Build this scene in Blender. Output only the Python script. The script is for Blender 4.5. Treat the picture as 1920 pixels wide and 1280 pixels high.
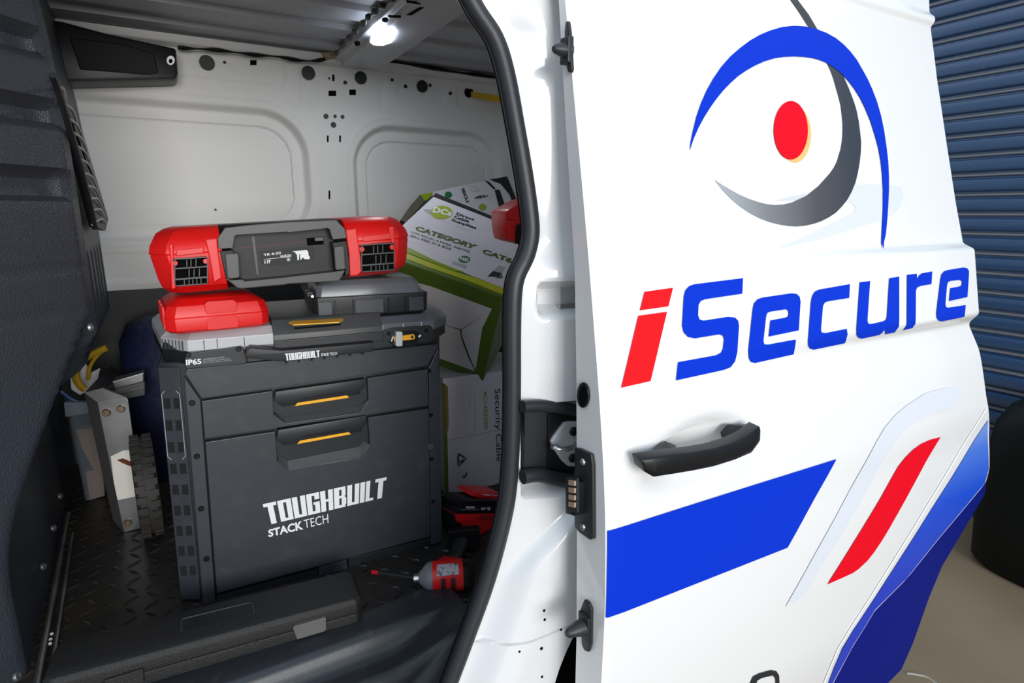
import bpy, bmesh, math, random
from mathutils import Vector, Matrix
random.seed(7)
V = Vector
for o in list(bpy.data.objects):
    bpy.data.objects.remove(o)
SC = bpy.context.scene
COL = SC.collection

# ------------------------------------------------------------------ camera
FPX = 1100.0
PITCH = math.atan(240.0 / 1100.0)
YAW = math.atan(647.0 * math.cos(PITCH) / FPX)
CPOS = V((0, 0, 1.42))
cp, sp, cy_, sy_ = math.cos(PITCH), math.sin(PITCH), math.cos(YAW), math.sin(YAW)
CF = V((sy_ * cp, cy_ * cp, -sp)); CR = V((cy_, -sy_, 0)); CU = CR.cross(CF)
cd = bpy.data.cameras.new('camera'); cam = bpy.data.objects.new('camera', cd); COL.objects.link(cam)
cd.sensor_width = 36; cd.lens = 36 * FPX / 1920.0; cd.clip_start = 0.02
cam.matrix_world = Matrix(((CR.x, CU.x, -CF.x, CPOS.x), (CR.y, CU.y, -CF.y, CPOS.y), (CR.z, CU.z, -CF.z, CPOS.z), (0, 0, 0, 1)))
SC.camera = cam

# ------------------------------------------------------------------ world and light
w = bpy.data.worlds.new('world'); SC.world = w; w.use_nodes = True
wn = w.node_tree; bg = wn.nodes['Background']
bg.inputs['Color'].default_value = (0.70, 0.84, 1.0, 1)
_g = wn.nodes.new('ShaderNodeNewGeometry'); _s = wn.nodes.new('ShaderNodeSeparateXYZ'); _m = wn.nodes.new('ShaderNodeMapRange')     # overcast sky: zenith three times the horizon
_tc = wn.nodes.new('ShaderNodeTexCoord'); wn.links.new(_tc.outputs['Generated'], _s.inputs[0]); wn.links.new(_s.outputs['Z'], _m.inputs[0])
_m.inputs[1].default_value = 0.0; _m.inputs[2].default_value = 1.0; _m.inputs[3].default_value = 0.46; _m.inputs[4].default_value = 1.38
wn.links.new(_m.outputs[0], bg.inputs['Strength'])


def area(name, loc, target, sx, sy, power, col):
    l = bpy.data.lights.new(name, 'AREA'); l.shape = 'RECTANGLE'; l.size = sx; l.size_y = sy; l.energy = power; l.color = col
    o = bpy.data.objects.new(name, l); COL.objects.link(o); o.location = loc
    o.rotation_euler = (V(target) - V(loc)).to_track_quat('-Z', 'Y').to_euler()
    return o


area('doorway_daylight', (-0.2, -5.0, 2.1), (0.3, 1.2, 1.2), 3.0, 2.2, 270, (1.0, 0.98, 0.95))
vs = SC.view_settings
SC.display_settings.display_device = 'sRGB'
vs.view_transform = 'Standard'; vs.look = 'None'; vs.gamma = 1.0; vs.exposure = 0.1; vs.use_curve_mapping = False


# ------------------------------------------------------------------ helpers: camera rays on real planes
def ray(p):
    return CF + CR * ((p[0] - 960) / FPX) - CU * ((p[1] - 640) / FPX)


def hit(p, pt, n):
    r = ray(p); n = V(n)
    return CPOS + r * (n.dot(V(pt) - CPOS) / n.dot(r))


def hX(p, x): return hit(p, (x, 0, 0), (1, 0, 0))
def hY(p, y): return hit(p, (0, y, 0), (0, 1, 0))
def hZ(p, z): return hit(p, (0, 0, z), (0, 0, 1))


def K(ox, oy, s, pts):
    return [(ox + x / s, oy + y / s) for x, y in pts]


def interp(tab, x):
    if x <= tab[0][0]: return tab[0][1]
    for (a, b), (c, d) in zip(tab, tab[1:]):
        if x <= c: return b + (d - b) * (x - a) / (c - a) if c > a else d
    return tab[-1][1]


def sm(a, b, x):
    t = min(1, max(0, (x - a) / (b - a))); return t * t * (3 - 2 * t)


class Frame:
    """local frame: a along, d away from the viewer, b up"""
    def __init__(s, o, ea, ed=None, eb=None, lean=0.0):
        s.o = V(o); s.a = V(ea).normalized()
        if eb is None: s.b = V((0, 0, 1))
        else: s.b = V(eb).normalized()
        s.d = (s.b.cross(s.a)).normalized() if ed is None else V(ed).normalized()
        s.lean = lean

    def p(s, a, d, b):
        return s.o + s.a * (a + s.lean * b) + s.d * d + s.b * b

    def tr(s, px, d=0.0):
        return hit(px, s.o + s.d * d, s.d)

    def ab(s, px, d=0.0):
        q = s.tr(px, d) - s.o; b = q.dot(s.b); return (q.dot(s.a) - s.lean * b, d, b)


# ------------------------------------------------------------------ materials
def lin(c):
    c = c / 255.0
    return c / 12.92 if c <= 0.04045 else ((c + 0.055) / 1.055) ** 2.4


def L3(rgb): return (lin(rgb[0]), lin(rgb[1]), lin(rgb[2]), 1)


MATS = {}


def mat(name, rgb, rough=0.5, metal=0.0, coat=0.0, bump=None, var=None, emit=None, alpha=1.0, spec=0.5, trans=0.0):
    if name in MATS: return MATS[name]
    m = bpy.data.materials.new(name); m.use_nodes = True; nt = m.node_tree; b = nt.nodes['Principled BSDF']
    b.inputs['Base Color'].default_value = L3(rgb); b.inputs['Roughness'].default_value = rough; b.inputs['Metallic'].default_value = metal
    b.inputs['Coat Weight'].default_value = coat; b.inputs['Coat Roughness'].default_value = 0.06
    b.inputs['Specular IOR Level'].default_value = spec; b.inputs['Alpha'].default_value = alpha
    b.inputs['Transmission Weight'].default_value = trans
    tc = nt.nodes.new('ShaderNodeTexCoord')
    if var:      # (scale, rgb2, contrast low, high)
        n = nt.nodes.new('ShaderNodeTexNoise'); n.inputs['Scale'].default_value = var[0]; n.inputs['Detail'].default_value = 6
        r = nt.nodes.new('ShaderNodeValToRGB'); r.color_ramp.elements[0].position = var[2]; r.color_ramp.elements[1].position = var[3]
        r.color_ramp.elements[0].color = L3(rgb); r.color_ramp.elements[1].color = L3(var[1])
        nt.links.new(tc.outputs['Object'], n.inputs['Vector']); nt.links.new(n.outputs['Fac'], r.inputs['Fac']); nt.links.new(r.outputs['Color'], b.inputs['Base Color'])
    if bump:     # (kind, scale, strength, distance)
        if bump[0] == 'n':
            n = nt.nodes.new('ShaderNodeTexNoise'); n.inputs['Scale'].default_value = bump[1]; n.inputs['Detail'].default_value = 3; out = n.outputs['Fac']
        else:
            n = nt.nodes.new('ShaderNodeTexVoronoi'); n.inputs['Scale'].default_value = bump[1]; out = n.outputs['Distance']
        bp = nt.nodes.new('ShaderNodeBump'); bp.inputs['Strength'].default_value = bump[2]; bp.inputs['Distance'].default_value = bump[3]
        nt.links.new(tc.outputs['Object'], n.inputs['Vector']); nt.links.new(out, bp.inputs['Height']); nt.links.new(bp.outputs['Normal'], b.inputs['Normal'])
    if emit:
        b.inputs['Emission Color'].default_value = L3(emit[0]); b.inputs['Emission Strength'].default_value = emit[1]
    MATS[name] = m
    return m


def gradmat(name, stops, axis, lo, hi, rough=0.35, coat=0.3):
    """base colour gradient along a world axis of the object"""
    m = bpy.data.materials.new(name); m.use_nodes = True; nt = m.node_tree; b = nt.nodes['Principled BSDF']
    b.inputs['Roughness'].default_value = rough; b.inputs['Coat Weight'].default_value = coat
    g = nt.nodes.new('ShaderNodeNewGeometry'); s = nt.nodes.new('ShaderNodeSeparateXYZ'); mr = nt.nodes.new('ShaderNodeMapRange')
    mr.inputs[1].default_value = lo; mr.inputs[2].default_value = hi
    r = nt.nodes.new('ShaderNodeValToRGB'); cr = r.color_ramp
    while len(cr.elements) < len(stops): cr.elements.new(0.5)
    for e, (pos, c) in zip(cr.elements, stops): e.position = pos; e.color = L3(c)
    nt.links.new(g.outputs['Position'], s.inputs[0]); nt.links.new(s.outputs[axis], mr.inputs[0])
    nt.links.new(mr.outputs[0], r.inputs['Fac']); nt.links.new(r.outputs['Color'], b.inputs['Base Color'])
    return m


PAINT = mat('white_paint', (238, 238, 237), 0.35, coat=0.8)
JAMB = mat('jamb_paint', (224, 225, 226), 0.28, coat=1.0)
INWHITE = mat('inner_white', (230, 229, 226), 0.55, spec=0.3)
ROOFGREY = mat('roof_grey', (176, 178, 182), 0.5)
BLUE = mat('decal_blue', (0, 50, 196), 0.5, spec=0.12)
RED = mat('decal_red', (228, 0, 30), 0.5, spec=0.12)
RED2 = mat('letter_red', (236, 22, 30), 0.5, spec=0.12)
GREYP = mat('decal_grey', (206, 210, 214), 0.5, spec=0.12)
GREYF = mat('decal_pale_grey', (214, 218, 226), 0.5, spec=0.12)
ORANGE = mat('decal_orange', (252, 190, 120), 0.5, spec=0.12)
RUBBER = mat('rubber', (38, 41, 45), 0.45, bump=('n', 300, 0.1, 0.001))
BLACKP = mat('black_plastic', (34, 36, 39), 0.5, bump=('n', 900, 0.15, 0.0006))
BLACKS = mat('black_satin', (20, 21, 23), 0.36, spec=0.28)
DARK = mat('dark_void', (8, 8, 9), 0.9, spec=0.1)
GRAIN = mat('grained_bulkhead', (60, 65, 73), 0.40, bump=('v', 400, 0.7, 0.0016))
CHEST = mat('chest_plastic', (52, 56, 62), 0.40, bump=('n', 500, 0.15, 0.0006), var=(30, (62, 65, 69), 0.52, 0.8))
CHESTD = mat('chest_dark', (30, 33, 37), 0.42, bump=('n', 600, 0.12, 0.0005))
CHESTG = mat('chest_grey', (72, 73, 74), 0.42, bump=('n', 700, 0.12, 0.0005))
YEL = mat('yellow_accent', (250, 180, 30), 0.45)
WHITEP = mat('white_print', (238, 240, 240), 0.6)
GREYPR = mat('grey_print', (170, 175, 180), 0.6)
CASE = mat('case_black', (35, 34, 33), 0.5, bump=('n', 520, 0.8, 0.002))
HRED = mat('case_red', (232, 22, 20), 0.4, bump=('n', 500, 0.08, 0.0004))
TRED = mat('tool_red', (232, 28, 34), 0.35, var=(30, (200, 22, 26), 0.5, 0.75))
HGREY = mat('case_grey', (66, 66, 66), 0.42, bump=('n', 700, 0.1, 0.0004))
HBLACK = mat('case_dark', (25, 26, 27), 0.4, spec=0.25)
METAL = mat('aluminium', (150, 152, 155), 0.38, metal=0.85, var=(9, (118, 118, 118), 0.35, 0.7))
BOLT = mat('bolt_zinc', (120, 122, 125), 0.45, metal=0.7)
STEEL = mat('steel', (190, 190, 188), 0.25, metal=0.9)
SILVER = mat('cast_silver', (205, 207, 210), 0.4, metal=0.3)
CARDW = mat('carton_white', (222, 218, 226), 0.55, var=(6, (212, 207, 216), 0.4, 0.8))
CARDI = mat('carton_inner', (232, 228, 228), 0.7)
OLIVE = mat('carton_olive', (92, 118, 42), 0.4, coat=0.2)
LIME = mat('carton_lime', (188, 196, 30), 0.4)
LIME2 = mat('carton_green', (140, 165, 30), 0.4)
INK = mat('ink_black', (28, 30, 36), 0.6)
INKG = mat('ink_green', (78, 102, 36), 0.6)
INKLG = mat('ink_lime', (150, 170, 60), 0.6)
INKDG = mat('ink_forest', (30, 120, 60), 0.6)
KRAFT = mat('cardboard', (158, 118, 84), 0.8)
NAVY = mat('navy_cloth', (16, 26, 66), 0.7, bump=('n', 25, 0.6, 0.01))
YCAB = mat('yellow_cable', (190, 150, 20), 0.5)
TYRE = mat('tyre_black', (46, 44, 42), 0.7)
MATF = mat('floor_rubber', (44, 42, 40), 0.38, var=(2.2, (64, 56, 45), 0.5, 0.7))
SHUT = mat('shutter_slat', (46, 78, 116), 0.3, metal=0.0, spec=1.0, coat=0.8)
SHUTG = mat('shutter_roll', (120, 122, 128), 0.4)
BIN = mat('bin_plastic', (12, 16, 13), 0.5, spec=0.2)
CLEAR = mat('clear_plastic', (205, 208, 214), 0.12, alpha=0.42, spec=0.7)
CLEARF = mat('clear_frosted', (222, 222, 224), 0.3, alpha=0.72)
CLEARD = mat('clear_smoke', (128, 133, 142), 0.2, alpha=0.6, spec=0.7)
TUBM = mat('tub_plastic', (130, 145, 158), 0.3, alpha=0.22)
LAMP = mat('lamp_lens', (235, 243, 255), 0.3, emit=((225, 238, 255), 14.0))

# ------------------------------------------------------------------ helpers: objects
ORG = {}


def link(name, me, mats, parent):
    o = bpy.data.objects.new(name, me); COL.objects.link(o)
    for m in (mats if isinstance(mats, (list, tuple)) else [mats]): me.materials.append(m)
    if parent: o.parent = parent; ORG[o.as_pointer()] = ORG[parent.as_pointer()]
    return o


def tag(o, label=None, cat=None, group=None, kind=None):
    if label: o['label'] = label
    if cat: o['category'] = cat
    if group: o['group'] = group
    if kind: o['kind'] = kind
    return o


def root(name, loc, label, cat, group=None):
    o = bpy.data.objects.new(name, None); COL.objects.link(o); o.location = loc; o.empty_display_size = 0.05
    ORG[o.as_pointer()] = V(loc)
    return tag(o, label, cat, group)


class B:
    """collects geometry in world coordinates; build() links it as ONE mesh object"""
    def __init__(s): s.v = []; s.f = []; s.m = []

    def add(s, vs, fs, mi=0):
        n = len(s.v); s.v += [V(p) for p in vs]
        for f in fs: s.f.append([i + n for i in f]); s.m.append(mi)
        return s

    def prism(s, pts, off, mi=0):
        n = len(pts); off = V(off); pts = [V(p) for p in pts]
        fs = [list(range(n)), list(range(2 * n - 1, n - 1, -1))] + [[i, i + n, (i + 1) % n + n, (i + 1) % n] for i in range(n)]
        return s.add(pts + [p + off for p in pts], fs, mi)

    def box(s, fr, a0, a1, d0, d1, b0, b1, mi=0):
        return s.prism([fr.p(a0, d0, b0), fr.p(a1, d0, b0), fr.p(a1, d0, b1), fr.p(a0, d0, b1)], fr.d * (d1 - d0), mi)

    def loft(s, rings, mi=0, caps=True):
        n = len(rings[0]); vs = [p for r in rings for p in r]; fs = []
        for k in range(len(rings) - 1):
            for i in range(n):
                j = (i + 1) % n; fs.append([k * n + i, k * n + j, (k + 1) * n + j, (k + 1) * n + i])
        if caps: fs += [list(range(n))[::-1], [(len(rings) - 1) * n + i for i in range(n)]]
        return s.add(vs, fs, mi)

    def tube(s, pts, r, n=8, mi=0, caps=True, flat=1.0):
        pts = [V(p) for p in pts]; rings = []; up = None
        for i, p in enumerate(pts):
            t = (pts[min(i + 1, len(pts) - 1)] - pts[max(i - 1, 0)]).normalized()
            if up is None: up = t.orthogonal().normalized()
            up = (up - t * up.dot(t)).normalized(); sd = t.cross(up)
            rr = r[i] if isinstance(r, (list, tuple)) else r
            rings.append([p + (up * math.cos(2 * math.pi * k / n) + sd * math.sin(2 * math.pi * k / n) * flat) * rr for k in range(n)])
        return s.loft(rings, mi, caps)

    def cyl(s, c, ax, r, h, n=16, mi=0, r2=None):
        c = V(c); ax = V(ax).normalized()
        return s.tube([c, c + ax * h], [r, r if r2 is None else r2], n, mi)

    def build(s, name, m, parent=None, bevel=0.0, smooth=False, seg=2, weld=False, ang=28):
        o0 = ORG[parent.as_pointer()] if parent else None
        if o0 is None:
            xs = [p.x for p in s.v]; ys = [p.y for p in s.v]; zs = [p.z for p in s.v]
            o0 = V(((min(xs) + max(xs)) / 2, (min(ys) + max(ys)) / 2, min(zs)))
        me = bpy.data.meshes.new(name); me.from_pydata([p - o0 for p in s.v], [], s.f)
        for p, mi in zip(me.polygons, s.m): p.material_index = mi
        bm = bmesh.new(); bm.from_mesh(me)
        if weld: bmesh.ops.remove_doubles(bm, verts=bm.verts, dist=1e-5)
        bmesh.ops.recalc_face_normals(bm, faces=bm.faces)
        if bevel > 0:
            es = [e for e in bm.edges if len(e.link_faces) == 2 and e.calc_face_angle(0) > math.radians(ang)]
            bmesh.ops.bevel(bm, geom=es, offset=bevel, segments=seg, profile=0.6, affect='EDGES', clamp_overlap=True)
        if smooth:
            for f in bm.faces: f.smooth = True
            for e in bm.edges:
                if len(e.link_faces) == 2 and e.calc_face_angle(0) > math.radians(42): e.smooth = False
        bm.to_mesh(me); bm.free()
        o = link(name, me, m, parent)
        if not parent: o.location = o0; ORG[o.as_pointer()] = o0
        return o


def hull(name, pts, m, parent, bevel=0.0, smooth=False):
    bm = bmesh.new()
    for p in pts: bm.verts.new(p)
    r = bmesh.ops.convex_hull(bm, input=bm.verts)
    bmesh.ops.delete(bm, geom=[v for v in bm.verts if not v.link_faces], context='VERTS')
    bmesh.ops.dissolve_limit(bm, angle_limit=0.03, verts=bm.verts, edges=bm.edges)
    b = B(); bm.verts.index_update(); b.add([v.co.copy() for v in bm.verts], [[v.index for v in f.verts] for f in bm.faces]); bm.free()
    return b.build(name, m, parent, bevel=bevel, smooth=smooth)


def grid(nu, nv, fn, back=None, bb=None, mi=0):
    """surface grid; with back(p, u, v) a closed solid"""
    b = bb or B(); vs = [V(fn(i / nu, j / nv)) for j in range(nv + 1) for i in range(nu + 1)]
    q = lambda i, j: j * (nu + 1) + i
    fs = [[q(i, j), q(i + 1, j), q(i + 1, j + 1), q(i, j + 1)] for j in range(nv) for i in range(nu)]
    if back:
        n = len(vs); vs += [V(back(vs[q(i, j)], i / nu, j / nv)) for j in range(nv + 1) for i in range(nu + 1)]
        fs += [[n + k for k in f[::-1]] for f in fs]
        for i in range(nu):
            fs.append([q(i + 1, 0), q(i, 0), n + q(i, 0), n + q(i + 1, 0)]); fs.append([q(i, nv), q(i + 1, nv), n + q(i + 1, nv), n + q(i, nv)])
        for j in range(nv):
            fs.append([q(0, j), q(0, j + 1), n + q(0, j + 1), n + q(0, j)]); fs.append([q(nu, j + 1), q(nu, j), n + q(nu, j), n + q(nu, j + 1)])
    return b.add(vs, fs, mi)


def octring(fr, a0, a1, d0, d1, b, ch, chb=None):
    """plan ring of a case with chamfered corners"""
    cb = ch if chb is None else chb
    P = [(a0 + ch, d0), (a1 - ch, d0), (a1, d0 + ch), (a1, d1 - cb), (a1 - cb, d1), (a0 + cb, d1), (a0, d1 - cb), (a0, d0 + ch)]
    return [fr.p(x, y, b) for x, y in P]


def caseloft(fr, a0, a1, d0, d1, layers, ch, bb=None, mi=0):
    b = bb or B()
    return b.loft([octring(fr, a0 + i, a1 - i, d0 + i, d1 - i, z, ch) for z, i in layers], mi)


_tc = {}


def text2d(s, bold=0.0):
    k = (s, bold)
    if k in _tc: return _tc[k]
    c = bpy.data.curves.new('t', 'FONT'); c.body = s; c.size = 1; c.offset = bold; c.resolution_u = 3
    o = bpy.data.objects.new('t', c); COL.objects.link(o)
    dg = bpy.context.evaluated_depsgraph_get(); me = bpy.data.meshes.new_from_object(o.evaluated_get(dg))
    vs = [(v.co.x, v.co.y) for v in me.vertices]; fs = [list(p.vertices) for p in me.polygons]
    bpy.data.objects.remove(o); bpy.data.meshes.remove(me); bpy.data.curves.remove(c)
    x0 = min(v[0] for v in vs); x1 = max(v[0] for v in vs); y0 = min(v[1] for v in vs); y1 = max(v[1] for v in vs)
    vs = [((x - x0) / (x1 - x0), (y - y0) / (y1 - y0)) for x, y in vs]
    _tc[k] = (vs, fs); return vs, fs


def R4(x0, y0, x1, y1): return [(x0, y0), (x1, y0), (x1, y1), (x0, y1)]


GLY = {'T': (1.0, [R4(0, .84, 1, 1), R4(.3, 0, .74, .84)]), 'U': (1.05, [R4(0, 0, .4, 1), R4(.62, 0, 1, 1), R4(.4, 0, .62, .13)]),
       'O': (1.05, [R4(0, 0, .4, 1), R4(.62, 0, 1, 1), R4(.4, 0, .62, .13), R4(.4, .87, .62, 1)]),
       'G': (1.05, [R4(0, 0, .4, 1), R4(.4, .87, 1, 1), R4(.62, .68, 1, .87), R4(.4, 0, 1, .13), R4(.62, .13, 1, .56), R4(.5, .44, .62, .56)]),
       'H': (1.05, [R4(0, 0, .4, 1), R4(.62, 0, 1, 1), R4(.4, .45, .62, .57)]),
       'B': (1.05, [R4(0, 0, .42, 1), R4(.42, .87, .93, 1), R4(.42, .46, .9, .58), R4(.42, 0, .94, .13), R4(.62, .58, .95, .87), R4(.62, .13, 1, .46)]),
       'I': (0.42, [R4(0, 0, 1, 1)]), 'L': (0.72, [R4(0, 0, .5, 1), R4(.5, 0, 1, .13)])}


def block2d(s):
    vs = []; fs = []; x = 0
    for ch in s:
        wd, ps = GLY[ch]
        for p in ps:
            n = len(vs); vs += [(x + q[0] * wd, q[1]) for q in p]; fs.append([n, n + 1, n + 2, n + 3])
        x += wd + 0.09
    tw = x - 0.09
    return [(a / tw, b) for a, b in vs], fs


def quadmap(vf, BL, BR, TR, TL, name, m, parent):
    vs, fs = vf
    b = B(); b.add([(BL * (1 - x) + BR * x) * (1 - y) + (TL * (1 - x) + TR * x) * y for x, y in vs], fs)
    return b.build(name, m, parent)


def ptext(s, corners, fr, d, m, parent, bold=0.0, name='lettering'):
    """print a line of text on a frame plane: corners BL BR TR TL"""
    return quadmap(text2d(s, bold), *[fr.tr(c, d) for c in corners], name, m, parent)


def trace(name, px, fr, d0, d1, m, parent, bevel=0.0, smooth=False):
    """outline on the plane at depth d0, extruded to d1"""
    return B().prism([fr.tr(p, d0) for p in px], fr.d * (d1 - d0)).build(name, m, parent, bevel=bevel, smooth=smooth)


def ell(cx, cy, rx, ry, n=28, a0=0, a1=360):
    return [(cx + rx * math.cos(math.radians(a0 + (a1 - a0) * k / n)), cy + ry * math.sin(math.radians(a0 + (a1 - a0) * k / n))) for k in range(n)]


def screw(c, n, r, m, parent, name='screw'):
    b = B(); n = V(n).normalized(); c = V(c); t = n.orthogonal().normalized(); s = n.cross(t); rings = []
    for rr, h in ((1, 0), (1, .35), (.8, .6), (.45, .6), (.4, .25)):
        rings.append([c + n * (h * r) + (t * math.cos(k * math.pi / 5) + s * math.sin(k * math.pi / 5)) * (r * rr) for k in range(10)])
    b.loft(rings); return b.build(name, m, parent, smooth=True)


def catmull(pts, n=6):
    pts = [V(p) for p in pts]; out = []
    for i in range(len(pts) - 1):
        p0 = pts[max(i - 1, 0)]; p1 = pts[i]; p2 = pts[i + 1]; p3 = pts[min(i + 2, len(pts) - 1)]
        for k in range(n):
            t = k / n; out.append(0.5 * ((2 * p1) + (p2 - p0) * t + (2 * p0 - 5 * p1 + 4 * p2 - p3) * t * t + (3 * p1 - p0 - 3 * p2 + p3) * t ** 3))
    out.append(pts[-1]); return out


# ================================================================== SETTING: garage floor and roller shutter
FZ = 0.58      # van load floor
bm_ = B(); bm_.add([(-4, -4, 0), (7, -4, 0), (7, 6, 0), (-4, 6, 0), (-4, -4, -.1), (7, -4, -.1), (7, 6, -.1), (-4, 6, -.1)],
                   [[0, 1, 2, 3], [7, 6, 5, 4], [0, 4, 5, 1], [1, 5, 6, 2], [2, 6, 7, 3], [3, 7, 4, 0]])
CONC = mat('concrete', (116, 98, 74), 0.8, var=(1.7, (136, 119, 95), 0.35, 0.75), bump=('n', 60, 0.25, 0.002))
tag(bm_.build('floor', CONC), 'bare grey brown concrete garage floor', None, kind='structure')
crk = B()
pp = [hZ(p, 0.0012) for p in [(1700, 1262), (1735, 1268), (1762, 1285), (1800, 1300)]]
crk.tube(catmull(pp, 5), 0.004, 5)
fl = bpy.data.objects['floor']
CRACK = mat('concrete_pale', (165, 158, 146), 0.8)
crk.build('crack', CRACK, fl)

SX = 3.2; PITCHZ = 0.0868
sh = root('door_1', (SX, 1.4, 0), 'dark blue corrugated roller shutter door behind the van', None); sh['kind'] = 'structure'
prof = [(0.0, 0.0), (0.003, -0.012), (0.009, -0.016), (0.050, -0.013), (0.054, -0.004), (0.0565, 0.010), (0.0615, 0.010), (0.0635, 0.0), (0.067, -0.005), (0.073, -0.005), (0.0765, 0.0), (0.0785, 0.010), (0.084, 0.010), (0.0868, 0.0)]
z0s = 1.42 - 18 * PITCHZ + 0.012
first = None
for k in range(0, 36):
    z = z0s + k * PITCHZ - 0.0
    if first is None:
        b = B(); y0, y1 = -0.3, 3.2; n = len(prof)
        vs = [(SX + x, y0, z + h) for h, x in prof] + [(SX + x, y1, z + h) for h, x in prof] + [(SX + .012, y0, z + h) for h, x in prof] + [(SX + .012, y1, z + h) for h, x in prof]
        fs = [[i, i + 1, n + i + 1, n + i] for i in range(n - 1)] + [[2 * n + i, 3 * n + i, 3 * n + i + 1, 2 * n + i + 1] for i in range(n - 1)]
        b.add(vs, fs)
        first = b.build('slat', [SHUT, SHUTG], sh, smooth=True)
        for p in first.data.polygons:
            zz = sum(first.data.vertices[i].co.z for i in p.vertices) / len(p.vertices) - z
            if zz > 0.063 and zz < 0.078: p.material_index = 1
    else:
        c = first.copy(); COL.objects.link(c); c.parent = sh; c.location.z = k * PITCHZ

# ================================================================== THE VAN
van = root('cargo_van', (0.5, 1.5, 0.0), 'white van with its sliding side door open and blue red livery', 'van')

# --- sliding door: outer skin y(x, z)
BASE = [(0.25, 0.615), (0.4, 0.59), (0.55, 0.572), (0.756, 0.563), (0.872, 0.561), (0.994, 0.566), (1.09, 0.576), (1.184, 0.590), (1.254, 0.602), (1.352, 0.619), (1.52, 0.652), (1.69, 0.686), (1.85, 0.724), (1.95, 0.755)]
XL = 0.475


def ybase(z):
    return (interp(BASE, z - .03) + interp(BASE, z) + interp(BASE, z + .03)) / 3


HC = None


def ydoor(x, z):
    y = ybase(z)
    k = sm(0.55, 1.45, x)
    y -= 0.020 * k * sm(1.185, 1.215, z) * (1 - sm(1.345, 1.360, z))            # pressed band behind the lettering
    y -= 0.006 * (1 - sm(1.10, 1.205, z)) * sm(0.9, 1.0, z) * k
    y -= 0.010 * k * sm(1.790, 1.805, z) * (1 - sm(1.809, 1.824, z))            # upper moulding
    y += 0.003 * (1 - sm(XL, XL + 0.012, x)) ** 2                               # rolled front edge
    if HC:                                                                     # handle cup
        dx = (x - HC[0]) / 0.125; dz = (z - HC[1] - 0.12 * (x - HC[0])) / 0.058; r = math.sqrt(dx * dx + dz * dz)
        y += 0.020 * (1 - sm(0.45, 1.0, r))
    return y


def onDoor(p, off=0.0):
    y = 0.58
    for _ in range(14):
        q = hY(p, y); y = ydoor(min(max(q.x, XL), 1.75), q.z) - off
    return hY(p, y)


h_ = onDoor((1308, 852)); HC = (h_.x, h_.z)
EDGE = [(1738, -60), (1742, 0), (1743, 38), (1757, 150), (1775, 270), (1792, 380), (1806, 458), (1812, 540), (1817, 612), (1830, 652), (1843, 740), (1853, 800), (1855, 880), (1848, 905), (1760, 1010), (1700, 1085), (1640, 1145), (1600, 1210), (1560, 1285), (1520, 1370)]


def onBase(p):
    y = 0.58
    for _ in range(14):
        q = hY(p, y); y = ybase(q.z)
    return q


ep = [onBase(p) for p in EDGE]
XR = sorted([(q.z, q.x) for q in ep])
ZT = 1.93; ZB = 0.36
INNER = [(0.3, 0.628), (0.78, 0.628), (0.96, 0.634), (1.2, 0.645), (1.35, 0.655), (1.52, 0.680), (1.69, 0.703), (1.95, 0.79)]


zrows = []
z = ZB
while z < ZT:
    zrows.append(z); z += 0.004 if (0.84 < z < 1.0 or 1.17 < z < 1.38 or 1.77 < z < 1.84) else 0.012
zrows.append(ZT)
NV = len(zrows) - 1


def dsurf(u, v):
    zz = zrows[int(round(v * NV))]; x = XL + (interp(XR, zz) - XL) * u
    return (x, ydoor(x, zz), zz)


def dback(p, u, v):
    return (p[0], max(p[1] + 0.012, interp(INNER, p[2])) + 0.0, p[2])


def useq(n):
    return n


NU = 150
door = grid(NU, NV, dsurf, dback).build('sliding_door', PAINT, van, smooth=True)
door['label'] = 'white sliding door slid back, with eye logo and blue lettering'


def decal(name, px, m, off=0.0016, grd=0.03, dense=True):
    """vinyl print that follows the door skin"""
    pts = [onDoor(p, off) for p in px]
    bm = bmesh.new(); f = bm.faces.new([bm.verts.new((q.x, 0, q.z)) for q in pts])
    bm.normal_update(); bmesh.ops.triangulate(bm, faces=bm.faces)
    xs = [q.x for q in pts]; zs = [q.z for q in pts]
    for ax, lo, hi, st in ((0, min(xs), max(xs), grd), (2, min(zs), max(zs), 0.012)):
        t = math.floor(lo / st) * st + st
        while t < hi:
            co = V((t, 0, 0)) if ax == 0 else V((0, 0, t)); no = V((1, 0, 0)) if ax == 0 else V((0, 0, 1))
            bmesh.ops.bisect_plane(bm, geom=bm.verts[:] + bm.edges[:] + bm.faces[:], plane_co=co, plane_no=no)
            t += st
    b = B(); bm.verts.index_update()
    b.add([(v.co.x, ydoor(v.co.x, v.co.z) - off, v.co.z) for v in bm.verts], [[v.index for v in f.verts] for f in bm.faces]); bm.free()
    o = b.build(name, m, door, smooth=True)
    me = o.data   # face outwards
    if sum(p.normal.y * p.area for p in me.polygons) > 0: me.flip_normals()
    return o


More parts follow.
